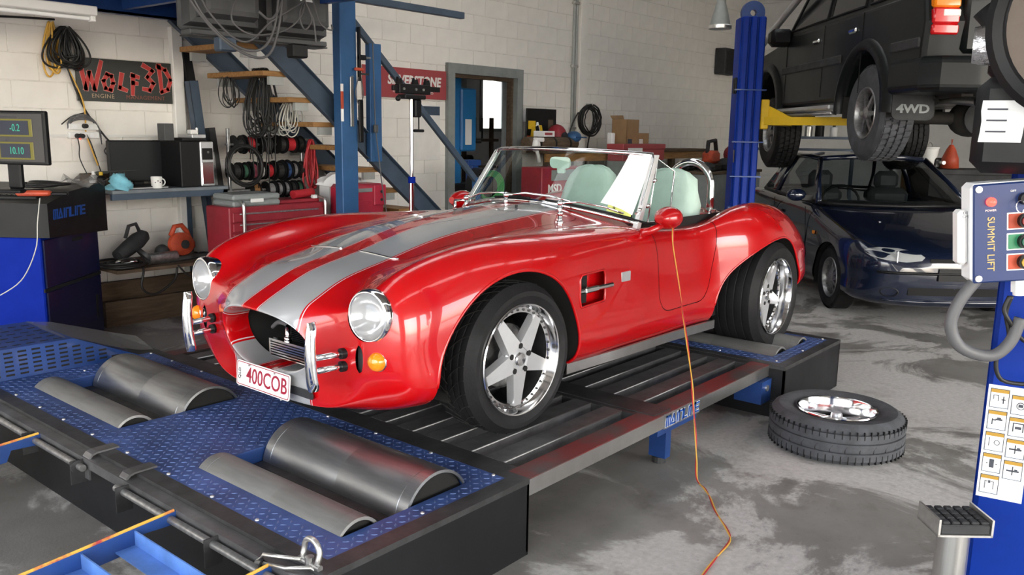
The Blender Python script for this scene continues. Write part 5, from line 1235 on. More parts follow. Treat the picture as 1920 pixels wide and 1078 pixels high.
coil('cable_bundle','loose black cable heap on the console beside the monitor',tuple(bay(5.75,-3.16,1.155)),.11,5,.009,'black_cable',jit=.3)
p = MB(); p.grid([[tuple(bay(5.95+.06*i,-3.16+.05*j,1.16+.035*math.sin(i*1.9+j*1.3)+.03*(i%2))) for j in range(6)] for i in range(5)]); tag(p.build('plastic_bag','sheet_plastic',smooth=True),'clear plastic bag on the console behind the cables','plastic bag')
o = thing('console_cable','pale thin cable hanging down the front of the blue console','cable',(0,0,0))
MB().tube(catmull([bay(5.40,-3.00,1.10),bay(5.36,-3.005,.95),bay(5.34,-3.02,.78),bay(5.32,-3.12,.58),bay(5.3,-3.30,.46)],6),.0035,6).build('core','pale_cable',o,smooth=True)
bx_ = thing('parts_tray','open brown carton on the bench behind the cloth','box',(.74,4.84,1.092)); MB().bx(-.15,-.1,0,.15,.1,.006).bx(-.15,-.1,0,-.144,.1,.10).bx(.144,-.1,0,.15,.1,.10).bx(-.15,.094,0,.15,.1,.10).bx(-.15,-.1,0,.15,-.094,.07).build('carton','old_timber',bx_); MB().add([(-.15,-.1,.10),(.17,-.1,.11),(.19,-.17,.13),(-.14,-.17,.125)],[(0,1,2,3)]).build('flap','case_grey',bx_)
# ================================================================ work bench
BN = thing('work_bench','steel framed work bench against the white block wall','bench',(0,0,0))
MB().rbx(.56,4.35,1.065,1.50,4.98,1.092,.004).build('bench_top','bench_grey' if 'bench_grey' in MAT else mat('bench_grey',(.16,.18,.20),.45,var=.25,scale=5),BN)
MB().bx(.56,4.36,1.02,1.50,4.39,1.065).build('front_rail','stair_blue',BN)
MB().bx(.56,4.94,1.02,1.50,4.985,1.065).build('wall_rail','stair_blue',BN)
for x in (1.46,):
    for y in (4.36,4.93): MB().bx(x,y,0,x+.04,y+.04,1.065).build('leg','stair_blue',BN)
MB().bx(.56,4.36,.475,1.50,4.95,.50).build('lower_shelf','old_timber',BN)
for y, z, h, m in ((4.72,.0,.20,'old_timber'),(4.86,.0,.33,'old_timber')): 
    o = MB().bx(.62,y,z,2.3,y+.05,z+h).build('timber_plank',m); tag(o,'brown timber plank standing on edge under the bench '+('in front' if y < 4.8 else 'against the wall'),'plank','planks stored under the bench')
LC = thing('bench_monitor','black switched-off flat monitor on the work bench','monitor',(.95,4.72,1.092))
MB().rbx(-.235,-.02,.035,.235,.025,.355,.008).build('bezel','dark_plastic',LC); MB().bx(-.222,-.022,.055,.222,-.020,.342).build('screen','screen_off' if 'screen_off' in MAT else mat('screen_off',(.012,.014,.016),.4,spec=.3),LC); MB().rbx(-.04,0,0,.04,.03,.06,.005).build('neck','dark_plastic',LC); MB().rbx(-.11,-.07,0,.11,.09,.012,.004).build('foot','dark_plastic',LC)
PC = thing('computer_tower','black computer tower with silver front panel on the bench end','computer',(1.29,4.62,1.092),R_(0))
MB().rbx(-.16,-.22,0,.11,.22,.355,.006).build('case','black',PC); fp = MB().rbx(.0,-.235,.004,.115,-.215,.352,.006).build('front_panel','alloy',PC)
MB().rbx(.012,-.240,.21,.104,-.234,.30,.003).build('drive_bay','black',fp); MB().cyl((.06,-.246,.27),(.06,-.236,.27),.010,n=12).build('power_button','chrome',fp,smooth=30); MB().rbx(.01,-.238,.02,.106,-.2345,.19,.003).build('lower_panel','polished',fp)
o = thing('drive_box','small silver drive box on top of the computer tower','electronics',(1.30,4.60,1.448)); MB().rbx(-.10,-.12,0,.10,.12,.022,.003).build('base','dark_plastic',o); MB().rbx(-.02,-.12,.022,.10,.10,.05,.003).build('case','alloy',o)
o = MB().rbx(1.09,4.55,1.448,1.17,4.66,1.58,.004).build('plastic_case','grey_plastic'); tag(o,'upright grey plastic case on the computer tower','case')
o = thing('connector_block','small white adaptor on the silver drive box','adaptor',(1.34,4.56,1.499)); MB().rbx(-.04,-.03,0,.02,.03,.035,.005).build('body','white',o); MB().cyl((.03,0,0),(.03,0,.05),.012,n=10).build('plug','zinc',o,smooth=30)
MG = thing('mug','white mug with small prints on the bench','mug',(.94,4.43,1.092)); MB().lathe([(.001,.0),(.036,.0),(.040,.006),(.041,.085),(.039,.088),(.037,.085),(.036,.01),(.001,.008)],24).build('cup','white',MG,smooth=40)
MB().tube([(.038+.026*math.sin(R_(a)),-.006,.045+.026*math.cos(R_(a))) for a in range(0,181,20)],.005,8).build('handle','white',MG,smooth=True)
for k in range(4): MB().rbx(-.005,-.0425,-.004,.005,-.0405,.004,.001).build('print','ink',MG,loc=(-.026+.017*k,.010 if k in (0,3) else .0016,.045+.012*(k%2)))
P = []
random.seed(3)
for i in range(9):
    row = []
    for k in range(16):
        t = 2*math.pi*k/16; h = i/8; r = (.085-.055*h)*(1+.28*math.sin(3*t+i)+.12*math.sin(7*t-i*2)); row.append((.655+r*1.1*math.cos(t),4.43+r*math.sin(t),1.094+.115*h+.008*math.sin(5*t+i)))
    P.append(row)
m_ = MB().grid(P,closed_v=True); m_.add(P[-1],[tuple(range(16))]); tag(m_.build('rag','blue_cloth',smooth=True),'crumpled light blue rag on the bench corner','cloth')
o = thing('keyboard','thin dark keyboard with pale edge on the bench front','keyboard',(.88,4.41,1.092)) if False else None
o = thing('laptop','closed thin grey laptop on the bench in front of the monitor','laptop',(.86,4.53,1.092)); MB().rbx(-.17,-.11,0,.17,.07,.010,.003).build('base','alloy',o); MB().rbx(-.17,-.11,.010,.17,.07,.018,.003).build('lid','dark_plastic',o)
for i, (x,y,m,l) in enumerate(((.60,4.60,'yellow_paint','yellow topped small bottle on the bench'),(.60,4.72,'white','white small bottle on the bench behind the rag'))):
    o = thing('bottle',l,'bottle',(x,y,1.092),group='bottles on the bench'); MB().lathe([(.001,0),(.03,.0),(.032,.01),(.032,.08),(.014,.10)],16).build('body','dark_plastic' if i == 0 else 'white',o,smooth=40); MB().cyl((0,0,.10),(0,0,.125),.014,n=12).build('cap',m,o,smooth=30)
# lower shelf clutter
o = thing('power_tool','grey angle grinder among leads on the lower bench shelf','power tool',(.80,4.60,.50),.3)
MB().lathe([(.001,-.17),(.05,-.16),(.06,-.05),(.065,.06),(.05,.14),(.02,.17)],16,frame((0,0,.15),(1,0,.5),(0,1,0))).build('body','dusty_black',o,smooth=40); MB().tube([(-.06,0,.21),(-.02,0,.30),(.05,0,.31),(.08,0,.25)],.014,8).build('handle','dusty_black',o,smooth=True); MB().cyl((.02,-.09,.06),(.04,-.10,.08),.075,n=20).build('guard','dark_steel',o,smooth=30)
o = thing('circular_saw','orange circular saw on the lower bench shelf','power tool',(1.17,4.58,.50),.2)
MB().lathe([(.001,.03),(.07,.025),(.115,.01),(.12,-.02),(.001,-.03)],26,frame((0,-.04,.13),(0,-1,.15),(1,0,0)),sy=.8).build('blade_guard','orange_red',o,smooth=40); MB().tube([(-.07,0,.20),(-.03,0,.27),(.04,0,.275),(.09,0,.22),(.12,0,.15)],.02,8).build('handle','orange_red',o,smooth=True); MB().rbx(.03,-.03,.06,.17,.05,.16,.03).build('motor','orange_red',o,smooth=40); MB().bx(-.15,-.09,.0,.16,.05,.012).build('shoe','dark_steel',o); MB().cyl((0,-.075,.13),(0,-.09,.13),.035,n=18).build('hub','dusty_black',o,smooth=30)
o = MB().cyl((.86,4.48,.545),(1.10,4.50,.545),.045,n=18).build('exhaust_tube','grey_steel',smooth=30); tag(o,'grey metal tube lying on the lower bench shelf','tube')
o = MB().sph((.68,4.45,.54),.06,14,8,sx=1.5,sz=.65).build('work_lamp','polished',smooth=True); tag(o,'shiny rounded metal part on the lower bench shelf','metal part')
coil('lead_coil','tangled black leads on the left of the lower bench shelf',(.66,4.48,.52),.12,7,.009,'black_cable',jit=.35,tail=[(.75,4.34,.50),(.72,4.32,.36),(.82,4.32,.30),(.98,4.33,.38),(1.02,4.34,.48)])
coil('lead_coil','black lead loop hanging from the lower bench shelf edge',(1.34,4.50,.53),.07,4,.008,'black_cable',jit=.3,tail=[(1.25,4.33,.5),(1.2,4.32,.40),(1.1,4.32,.41),(1.02,4.33,.5)])
o = MB().sph((1.02,4.56,.57),.07,12,8,sz=1.0,sx=.8).rbx(.96,4.52,.50,1.08,4.60,.54,.01).build('drill_body','dusty_black',smooth=40); tag(o,'small dark drill body beside the orange saw','power tool')
# steel lengths leaning in the corner
for i, (x0,x1,m,r,z1) in enumerate(((1.52,1.78,'black_steel',.035,2.18),(1.52,1.66,'stair_blue',.04,1.93),(1.62,1.74,'dark_steel',.03,1.55),(1.56,1.60,'grey_steel',.025,1.35))):
    P0 = Vector((x1,4.85-.085*i,0)); P1 = Vector((x0,4.955-.085*i,z1)); d = P1-P0; M = frame(P0,d,(1,0,0)); L = d.length
    o = MB().bx(-r,-r,0,r,-r+.006,L,M).bx(-r,-r,0,-r+.006,r,L,M).bx(-r,r-.006,0,r,r,L,M).build('steel_channel',m); tag(o,('long black','blue painted','short dark','shortest grey')[i]+' steel channel leaning in the corner by the pilaster','steel length')
# ================================================================ wall: sign, cables, power boards, lamp
SG = thing('wall_sign','black wall sign with red brush lettering above the bench','sign',(1.02,4.985,1.90))
mat('sign_black',(.018,.020,.017),.35,coat=.3); mat('sign_red',(.44,.025,.022),.45); mat('sign_cream',(.36,.26,.17),.5); mat('sign_brown',(.20,.06,.04),.5)
MB().rbx(-.385,-.012,-.16,.385,0,.165,.002).build('panel','sign_black',SG)
brush = {'W':[[(0,1),(.22,.02),(.42,.62),(.62,.02),(1.0,1)]],'o':[[(.35,.74),(.08,.45),(.18,.1),(.5,.02),(.68,.35),(.6,.68),(.3,.78)]],'L':[[(.32,.80),(.10,.16),(.62,.05)]],'F':[[(.22,.78),(.12,-.12)],[(.12,.78),(.62,.70)],[(.16,.42),(.5,.40)]],'3':[[(.05,.98),(.66,.80),(.28,.56),(.68,.34),(.42,.08),(.0,.12)]],'D':[[(.1,1.02),(.22,.04)],[(.0,.98),(.5,.86),(.85,.5),(.62,.14),(.18,.02)]]}
def strokes(mat_, w, dz, name):
    mb = MB(); x = -.355; 
    for ch, wd in (('W',.165),('o',.125),('L',.100),('F',.105),('3',.125),('D',.13)):
        H = .215 if ch in 'W3D' else .165; z0 = -.075-(0.0 if ch != 'F' else .0)
        for ln in brush[ch]:
            for (ax,ay),(bx1,by1) in zip(ln,ln[1:]):
                a_ = Vector((x+ax*wd*1.0,z0+ay*H)); b_ = Vector((x+bx1*wd*1.0,z0+by1*H)); d = (b_-a_).normalized(); n_ = Vector((-d.y,d.x))
                wa, wb_ = w*1.15, w*.85
                q = [a_-d*w*.7+n_*wa, b_+d*w*.7+n_*wb_, b_+d*w*.7-n_*wb_, a_-d*w*.7-n_*wa]
                mb.prism([(p.x,p.y) for p in q],0,dz,Matrix(((1,0,0,0),(0,0,-1,-.0125),(0,1,0,0),(0,0,0,1))))
        x += wd
    return mb.build(name,mat_,SG)
strokes('sign_edge' if 'sign_edge' in MAT else mat('sign_edge',(.55,.30,.26),.5),.0185,.0012,'letter_outline'); strokes('sign_red',.0155,.0020,'lettering')
text('sub_lettering','ENGINE',.045,'sign_cream',Matrix(((1,0,0,-.19),(0,0,-1,-.0128),(0,1,0,-.120),(0,0,0,1))),SG,depth=.0008,spacing=1.15); text('sub_lettering','MANAGEMENT',.045,'sign_brown',Matrix(((1,0,0,.155),(0,0,-1,-.0128),(0,1,0,-.120),(0,0,0,1))),SG,depth=.0008,spacing=1.1)
def hank(name, label, c, w, h, n, rad, m, dep=.05, seed=1, group=None, narrow=.35):
    # many open loops hung over one point
    random.seed(seed); t = thing(name,label,'cable',c,0,group)
    for k in range(n):
        ww = w*(.35+.65*random.random()); hh = h*(.7+.3*random.random()); sx = (random.random()-.5)*w*.5; yy = -random.random()*dep
        P = [(sx*.3+ww*.5*math.sin(2*math.pi*q/14)*(narrow+(1-narrow)*(1-math.cos(2*math.pi*q/14))/2)+sx*(1-math.cos(2*math.pi*q/14))/2,yy-.01*math.sin(q+k),-hh*(1-math.cos(2*math.pi*q/14))/2) for q in range(14)]
        MB().tube(catmull(P,3,True),rad,5,closed=True).build('loop',m,t,smooth=True)
    MB().cyl((0,.06,0),(0,-dep,.0),.008,n=8).build('hook','zinc',t)
    return t
hank('cable_hank','thick black cable hank hanging above the wall sign',(.555,4.94,2.27),.32,.31,17,.0075,'black_cable',.07,1)
hank('cable_hank','yellow extension lead hanging behind the black hank',(.47,4.96,2.30),.12,.40,6,.0075,'yellow_cable',.04,2)
o = thing('wall_cable','black cables running from the hank down the wall to the sockets','cable',(0,0,0))
for P,m,r in (([(.56,4.95,2.0),(.62,4.96,1.82),(.69,4.97,1.66),(.80,4.97,1.50),(.86,4.96,1.42)],'black_cable',.007),([(.55,4.95,2.02),(.63,4.955,1.84),(.67,4.96,1.72),(.68,4.97,1.60),(.68,4.97,1.48),(.72,4.9,1.25)],'yellow_cable',.006),([(.50,4.97,1.56),(.58,4.97,1.62),(.68,4.97,1.65)],'black_cable',.005),([(-.5,4.94,2.25),(.1,4.94,2.30),(.5,4.95,2.32)],'black_cable',.008),([(.60,4.96,1.50),(.61,4.95,1.40),(.60,4.93,1.30),(.64,4.88,1.15)],'black_cable',.004),([(.67,4.96,1.50),(.70,4.95,1.42),(.72,4.93,1.32),(.73,4.85,1.15)],'black_cable',.004),([(.86,4.96,1.42),(.80,4.95,1.36),(.84,4.94,1.30)],'grey_cable',.005)):
    MB().tube(catmull(P,6),r,6).build('run',m,o,smooth=True)
PB = thing('power_sockets','white double power sockets with plugs on the wall behind the monitors','socket',(.66,4.985,1.51))
for z in (.035,-.03):
    MB().rbx(-.115,-.03,z-.026,.115,.012,z+.026,.006).build('socket_plate','white',PB)
    for x in (-.07,.05): MB().cyl((x,-.034,z),(x,-.03,z),.018,n=16).build('socket_face','paper',PB,smooth=30)
for x, z in ((.0,.04),(-.06,-.035),(-.03,-.035)): MB().cyl((x,-.07,z),(x,-.03,z),.017,.019,n=14).build('plug','black',PB,smooth=30)
MB().sph((-.055,-.07,-.058),.007,10,6).build('pilot_light','led_red',PB)
for k in range(5): MB().tube(catmull([(-.12,-.02,.02+.008*k),(-.08,-.03,.075+.01*k),(.02,-.035,.09+.008*k),(.10,-.03,.05),(.13,-.02,-.02-.02*k)],5),.004,5).build('lead','grey_cable',PB,smooth=True)
struct(MB().bx(.2,4.975,1.465,1.41,4.995,1.485).build('trim_4','white_paint'))
BT = thing('batten_light','white fluorescent batten light under the mezzanine','light',(-.6,4.0,2.26)); MB().rbx(-1.0,-.05,.0,.96,.05,.06,.006).build('housing','white',BT); MB().cyl((-.98,-.0,-.018),(.92,0,-.018),.013,n=12).build('tube','paper',BT,smooth=30); MB().rbx(.925,-.03,-.035,.955,.03,.0,.004).build('lamp_holder','white',BT)
for x in (-.6,.5): MB().cyl((x,0,.06),(x,0,.16),.012,n=8).build('hanger','zinc',BT)
# ================================================================ stairs
ST = thing('staircase','blue steel staircase with timber treads along the block wall','stairs',(0,0,0))
for y, m in ((3.97,'stair_blue'),(4.80,'stair_blue')):
    x0, z0, x1, z1 = 1.36, 2.45, 4.02, .28; d = Vector((x1-x0,0,z1-z0)); M = frame((x0,y,z0),d,(0,1,0)); 
    MB().bx(-.0,-.09,0,.008,.09,d.length,M).bx(-.045,-.09,0,.008,-.083,d.length,M).bx(-.045,.083,0,.008,.09,d.length,M).build('stringer',m,ST)
for k in range(11):
    x = 1.50+.235*k; z = 2.185-.193*k
    if z > .2:
        tr = MB().rbx(x-.11,4.0,z-.035,x+.125,4.80,z+.005,.004).build('tread','timber',ST); MB().bx(x-.04,4.02,z-.10,x+.09,4.05,z-.035).build('tread_bracket','grey_paint',tr); MB().bx(x-.04,4.74,z-.10,x+.09,4.77,z-.035).build('tread_bracket','grey_paint',tr)
rl = [(2.38,3.93,2.52),(4.10,3.93,.99)]; d = Vector(rl[1])-Vector(rl[0]); M = frame(rl[0],d,(0,1,0))
MB().rbx(-.02,-.028,0,.02,.028,d.length,.004,M).build('handrail','stair_blue',ST)
MB().rbx(2.62,3.90,1.28,2.75,3.96,2.28,.004).build('baluster','post_blue',ST); MB().rbx(3.98,3.90,.0,4.05,3.96,1.10,.004).build('baluster','post_blue',ST)
MB().rbx(2.40,3.90,2.60,3.80,3.96,2.66,.004).build('upper_rail','stair_blue',ST)
PS = thing('steel_post','blue steel post in front of the staircase holding hung tools','post',(2.30,3.84,0)); MB().rbx(-.085,-.05,0,.085,.05,3.3,.006).build('post','post_blue',PS); MB().rbx(-.12,-.10,0,.12,.10,.012,.002).build('base_plate','post_blue',PS)
def onpost(name, label, cat, parts):
    t = thing(name,label,cat,(2.30,3.785,0))
    for n_, m, f in parts: f(MB()).build(n_,m,t,smooth=35)
onpost('clamp_bar','black sliding clamp bar hanging on the blue post','clamp',[('bar','black',lambda b:b.rbx(.075,-.04,1.95,.095,-.01,2.38,.003)),('jaw','black',lambda b:b.rbx(.075,-.045,2.12,.15,-.01,2.16,.004)),('screw','zinc',lambda b:b.cyl((.15,-.03,2.14),(.20,-.03,2.14),.009,n=10)),('small_jaw','dark_steel',lambda b:b.rbx(.09,-.04,2.0,.18,-.02,2.015,.003))])
onpost('steel_rule','bright steel rule hanging on the blue post','ruler',[('rule','stainless',lambda b:b.rbx(.0,-.012,1.58,.035,-.005,1.98,.002)),('hook','zinc',lambda b:b.cyl((.018,.0,1.985),(.018,-.03,1.985),.005,n=8))])
onpost('cable_loop','looped grey cable hanging beside the steel rule','cable',[('loop','grey_cable',lambda b:b.tube(catmull([(.07,-.03,1.98),(.04,-.03,1.85),(.08,-.03,1.75),(.12,-.03,1.85),(.09,-.03,2.0)],5),.005,6)),('sheath','black',lambda b:b.rbx(.07,-.04,1.45,.115,-.015,1.80,.006)),('spring_clamp','orange_red',lambda b:b.rbx(.03,-.05,2.03,.115,-.02,2.055,.006))])
onpost('reflector_strip','orange and white reflector strip on the post edge','reflector',[('orange','orange_red',lambda b:b.rbx(-.10,-.02,1.72,-.078,-.005,1.86,.002)),('white_top','white',lambda b:b.rbx(-.10,-.02,1.86,-.078,-.005,1.92,.002)),('white_bottom','paper',lambda b:b.rbx(-.10,-.02,1.62,-.078,-.005,1.72,.002))])
o = thing('hanging_lead','thin grey lead with inline switch hanging from the handrail','cable',(2.62,3.86,0)); MB().tube(catmull([(.0,0,2.28),(.01,0,1.9),(.02,0,1.58),(.05,0,1.35),(.10,0,1.0),(.16,0,.72),(.18,0,.55)],5),.006,6).build('lead','grey_cable',o,smooth=True); MB().rbx(-.0,-.015,1.53,.045,.015,1.60,.008).build('switch','grey_plastic',o,smooth=35)
# CRT monitors on a hanging shelf, seen from the back
def crt(label, x):
    t = thing('crt_monitor',label,'monitor',(x,3.35,2.18),R_(-6),group='old tube monitors under the mezzanine')
    MB().rbx(-.26,.08,.0,.26,.14,.46,.02).build('front_bezel','grey_plastic',t,smooth=40)
    P = [[(s1*w,y,h0),(s2*w,y,h0),(s2*w,y,h1),(s1*w,y,h1)] for (s1,s2) in ((-1,1),) for y,w,h0,h1 in ((.09,.245,.02,.44),(-.02,.235,.04,.43),(-.03,.20,.07,.40),(-.14,.18,.09,.38),(-.15,.15,.12,.35))]
    m = MB().grid(P,closed_v=True); m.add(P[-1],[(0,1,2,3)]); m.build('rear_housing','grey_plastic',t)
    MB().rbx(-.05,-.16,.24,.05,-.149,.30,.002).build('rating_label','paper',t)
    MB().rbx(-.24,-.02,-.035,.24,.12,.0,.006).build('base_lip','grey_plastic',t); MB().rbx(-.06,-.06,-.13,.06,.04,-.035,.01).build('swivel_foot','stair_blue' if x < 1 else 'dark_plastic',t)
    for k in range(8): MB().bx(-.15+k*.04,-.135,.395,-.13+k*.04,.05,.40).build('vent','matt_black',t)
    return t
crt('left grey tube monitor hanging above the stairs, its back to the camera',.90); crt('right grey tube monitor hanging next to the blue post, its back to the camera',1.47)
o = struct(MB().bx(.5,3.40,2.66,2.2,3.7,2.69).bx(.90,3.50,2.14,.92,3.52,2.66).bx(1.46,3.50,2.14,1.48,3.52,2.66).bx(.68,3.36,2.138,1.75,3.52,2.148).build('trim_5','dark_steel'))
o = thing('monitor_cables','grey cables looping below the hanging tube monitors','cable',(0,0,0))
for P,r in (([(.50,3.15,2.9),(.50,3.12,2.50),(.60,3.10,2.24),(.80,3.10,2.08),(1.00,3.10,2.06),(1.12,3.10,2.22),(1.18,3.1,2.6)],.009),([(.46,3.14,2.9),(.47,3.12,2.46),(.62,3.10,2.20),(.84,3.09,2.04),(1.04,3.09,2.02),(1.14,3.09,2.20),(1.22,3.1,2.6)],.009),([(.54,3.14,2.9),(.58,3.12,2.42),(.70,3.10,2.2),(.90,3.1,2.1),(1.1,3.1,2.25),(1.4,3.1,2.45),(1.45,3.1,2.7)],.007),([(.85,3.14,2.35),(.82,3.12,2.22),(.95,3.1,2.15),(1.2,3.1,2.2),(1.34,3.1,2.32),(1.37,3.12,2.42)],.006),([(1.37,3.12,2.42),(1.32,3.1,2.30),(1.36,3.1,2.22),(1.42,3.1,2.3),(1.37,3.12,2.42),(1.43,3.1,2.30),(1.45,3.1,2.14)],.006),([(1.30,3.1,2.50),(1.42,3.1,2.44),(1.50,3.12,2.28),(1.60,3.12,2.24),(1.62,3.14,2.28)],.006),([(1.0,3.1,2.30),(1.08,3.1,2.26),(1.16,3.1,2.34),(1.25,3.1,2.6)],.009)): MB().tube(catmull(P,6),r,7).build('run','grey_cable',o,smooth=True)
# ================================================================ cable and wire rack under the stairs
for lab, c, w, h, n, m, sd in (('large black cable hank hanging from a stair tread',(1.81,4.36,2.03),.30,.56,22,'black_cable',5),('thin black wire loops left of the large hank',(1.66,4.60,2.0),.22,.30,8,'black_cable',6),('pale grey wires hanging from the third tread',(2.05,4.30,1.80),.24,.32,10,'pale_cable',7)):
    hank('cable_hank',lab,c,w,h,n,.0055 if n != 8 else .004,m,.12,sd,narrow=.45)
o = thing('hanging_leads','long black leads hanging down to the wire reels','cable',(1.84,4.38,0))
random.seed(11)
for k in range(8):
    x = -.12+.035*k; MB().tube(catmull([(x,0,1.65),(x+.01*math.sin(k*3),-.02,1.5),(x+.02*math.sin(k*5),-.03,1.40),(x,-.02,1.30-.12*(k%3))],5),.0045,5).build('lead','black_cable',o,smooth=True)
RK = thing('reel_rack','steel rack of wire reels under the stairs','rack',(0,0,0))
for x in (1.58,2.30): MB().rbx(x-.012,4.44,.92,x+.012,4.47,1.55 if x < 2 else 1.42,.003).build('upright','grey_steel',RK)
for z in (1.42,1.20,1.04): MB().cyl((1.55,4.45,z),(2.33,4.45,z),.010,n=10).build('spindle','grey_steel',RK,smooth=30)
cols = {'red_wire':(.5,.02,.03),'white_wire':(.6,.6,.58),'blue_wire':(.03,.08,.22),'brown_wire':(.28,.14,.05),'grey_wire':(.22,.22,.23),'green_wire':(.03,.10,.06),'black_wire':(.02,.02,.02),'pink_wire':(.45,.10,.16)}
for n_, c in cols.items(): mat(n_,c,.5,bump=.6,bscale=160)
def reel(x, z, r, w, m, lab):
    t = thing('wire_reel',lab,'wire reel',(x,4.45,z),0,'wire reels on the rack under the stairs')
    for s in (-1,1): MB().cyl((s*w/2-.003,0,0),(s*w/2+.003,0,0),r,n=22).build('flange','dark_plastic',t,smooth=30)
    MB().cyl((-w/2+.003,0,0),(w/2-.003,0,0),r*.74,n=20).build('winding',m,t,smooth=30)
nm = lambda c: c.replace('_wire','')
for i,(x,r,w,m) in enumerate(((1.66,.075,.07,'black_wire'),(1.76,.08,.08,'red_wire'),(1.92,.085,.10,'black_wire'),(2.07,.08,.06,'black_wire'),(2.16,.075,.09,'red_wire'),(2.26,.075,.06,'black_wire'))): reel(x,1.42,r,w,m,'top row reel of %s wire, %s from the left'%(nm(m),('first','second','third','fourth','fifth','last')[i]))
for i,(x,r,w,m) in enumerate(((1.62,.075,.07,'black_wire'),(1.70,.075,.05,'green_wire'),(1.79,.08,.05,'pink_wire'),(1.86,.075,.05,'white_wire'),(1.94,.075,.06,'red_wire'),(2.04,.085,.07,'black_wire'),(2.12,.09,.05,'blue_wire'),(2.19,.08,.05,'grey_wire'),(2.26,.075,.06,'black_wire'))): reel(x,1.20,r,w,m,'middle row reel of %s wire, %s from the left'%(nm(m),('first','second','third','fourth','fifth','sixth','seventh','eighth','last')[i]))
for i,(x,r,w,m) in enumerate(((1.80,.07,.07,'brown_wire'),(1.95,.07,.07,'grey_wire'),(2.03,.075,.05,'grey_wire'),(2.10,.075,.05,'grey_wire'),(2.17,.07,.05,'black_wire'),(2.24,.07,.05,'green_wire'))): reel(x,1.04,r,w,m,'bottom row reel of %s wire, %s from the left'%(nm(m),('first','second','third','fourth','fifth','last')[i]))
coil('cable_coil','thick black cable coil hung on the left end of the reel rack',(1.66,4.36,1.25),.16,7,.011,'black_cable',tilt=(0,-1,.1),jit=.05)
hank('jumper_leads','red jumper leads hanging beside the reel rack',(2.36,4.42,1.46),.16,.50,4,.010,'red_cable',.05,9,narrow=.6)
# tool chest with grey case
TC = thing('tool_chest','faded red tool chest on wheels behind the red car','tool chest',(0,0,0))
MB().rbx(1.28,4.0,.10,2.19,4.33,.95,.008).build('body','tool_red',TC)
for z0, z1 in ((.835,.91),(.76,.825),(.64,.745),(.50,.625),(.32,.485),(.13,.305)): d_ = MB().rbx(1.305,3.985,z0,2.165,4.005,z1,.004).build('drawer','tool_red',TC); MB().rbx(1.36,3.978,z1-.018,2.11,3.988,z1-.006,.002).build('pull_rail','grey_steel',d_)
for x in (1.38,2.16): MB().tube(catmull([(x+.01,3.975,.62),(x+.01,3.968,.93),(x+.01,4.0,.985),(x+.01,4.1,.99)],5),.014,8).build('corner_handle','zinc',TC,smooth=True)
for x in (1.36,2.1):
    for y in (4.06,4.28): MB().cyl((x-.015,y,.05),(x+.015,y,.05),.05,n=16).build('castor','black',TC,smooth=30)
GC = thing('plastic_case','grey plastic case lying on the red tool chest','case',(1.56,4.165,.95)); MB().rbx(-.23,-.15,0,.20,.15,.045,.012).build('base','case_grey',GC,smooth=35); MB().rbx(-.23,-.15,.047,.20,.15,.095,.014).build('lid','case_grey',GC,smooth=35); MB().rbx(-.08,-.158,.03,.04,-.148,.06,.004).build('latch','white',GC)
o = thing('tool_tray','dark red hand tool tray on the right of the tool chest','tray',(1.97,4.165,.95)); MB().rbx(-.20,-.12,0,.20,.12,.03,.008).build('tray','tool_red',o); MB().cyl((-.02,-.05,.065),(.20,-.02,.075),.035,n=14).build('roll','red_cable',o,smooth=30); MB().rbx(.14,-.12,.03,.18,-.08,.06,.004).build('tag','white',o)
RJ = thing('carry_case','red plastic carry case standing beside the blue post','case',(2.58,4.02,.0)); MB().rbx(-.24,-.12,.62,.20,.12,1.09,.03).build('shell','red_plastic',RJ,smooth=40); MB().rbx(.06,-.135,.90,.20,-.11,1.08,.008).build('side_block','red_plastic',RJ); MB().rbx(-.11,-.123,1.02,.05,-.115,1.055,.012).build('hand_hole','case_grey',RJ); MB().rbx(-.2,-.126,.66,.04,-.117,.95,.01).build('moulded_panel','red_plastic',RJ)
for z in (.95,1.02): MB().cyl((.14,-.14,z),(.14,-.13,z),.013,n=12).build('rivet','dark_steel',RJ)
MB().rbx(-.28,-.14,.0,.24,.14,.62,.01).build('stand_box','cardboard',RJ)
P = []
for i in range(6): P.append([(2.56+(.26-.18*(i/5)**2)*math.cos(2*math.pi*k/14)*(1+.1*math.sin(3*k+i)),4.24+.1*math.sin(2*math.pi*k/14),1.07+.10*(i/5)+.012*math.sin(k*2+i)) for k in range(14)])
m_ = MB().grid(P,closed_v=True); m_.add(P[-1],[tuple(range(14))]); m_.bx(2.38,4.18,.0,2.76,4.32,1.07); tag(m_.build('plastic_bundle','paper',smooth=40),'crumpled white plastic bundle behind the red case','bundle')
for i,(x,m,h) in enumerate(((2.98,'timber',.80),(3.16,'old_timber',.55))): o = MB().rbx(x-.08,3.98,.0,x+.06,4.30,h,.01).build('carton',('cardboard','old_timber')[i]); tag(o,('brown carton standing under the stairs beside the red case','dark timber box under the foot of the stairs')[i],'box')
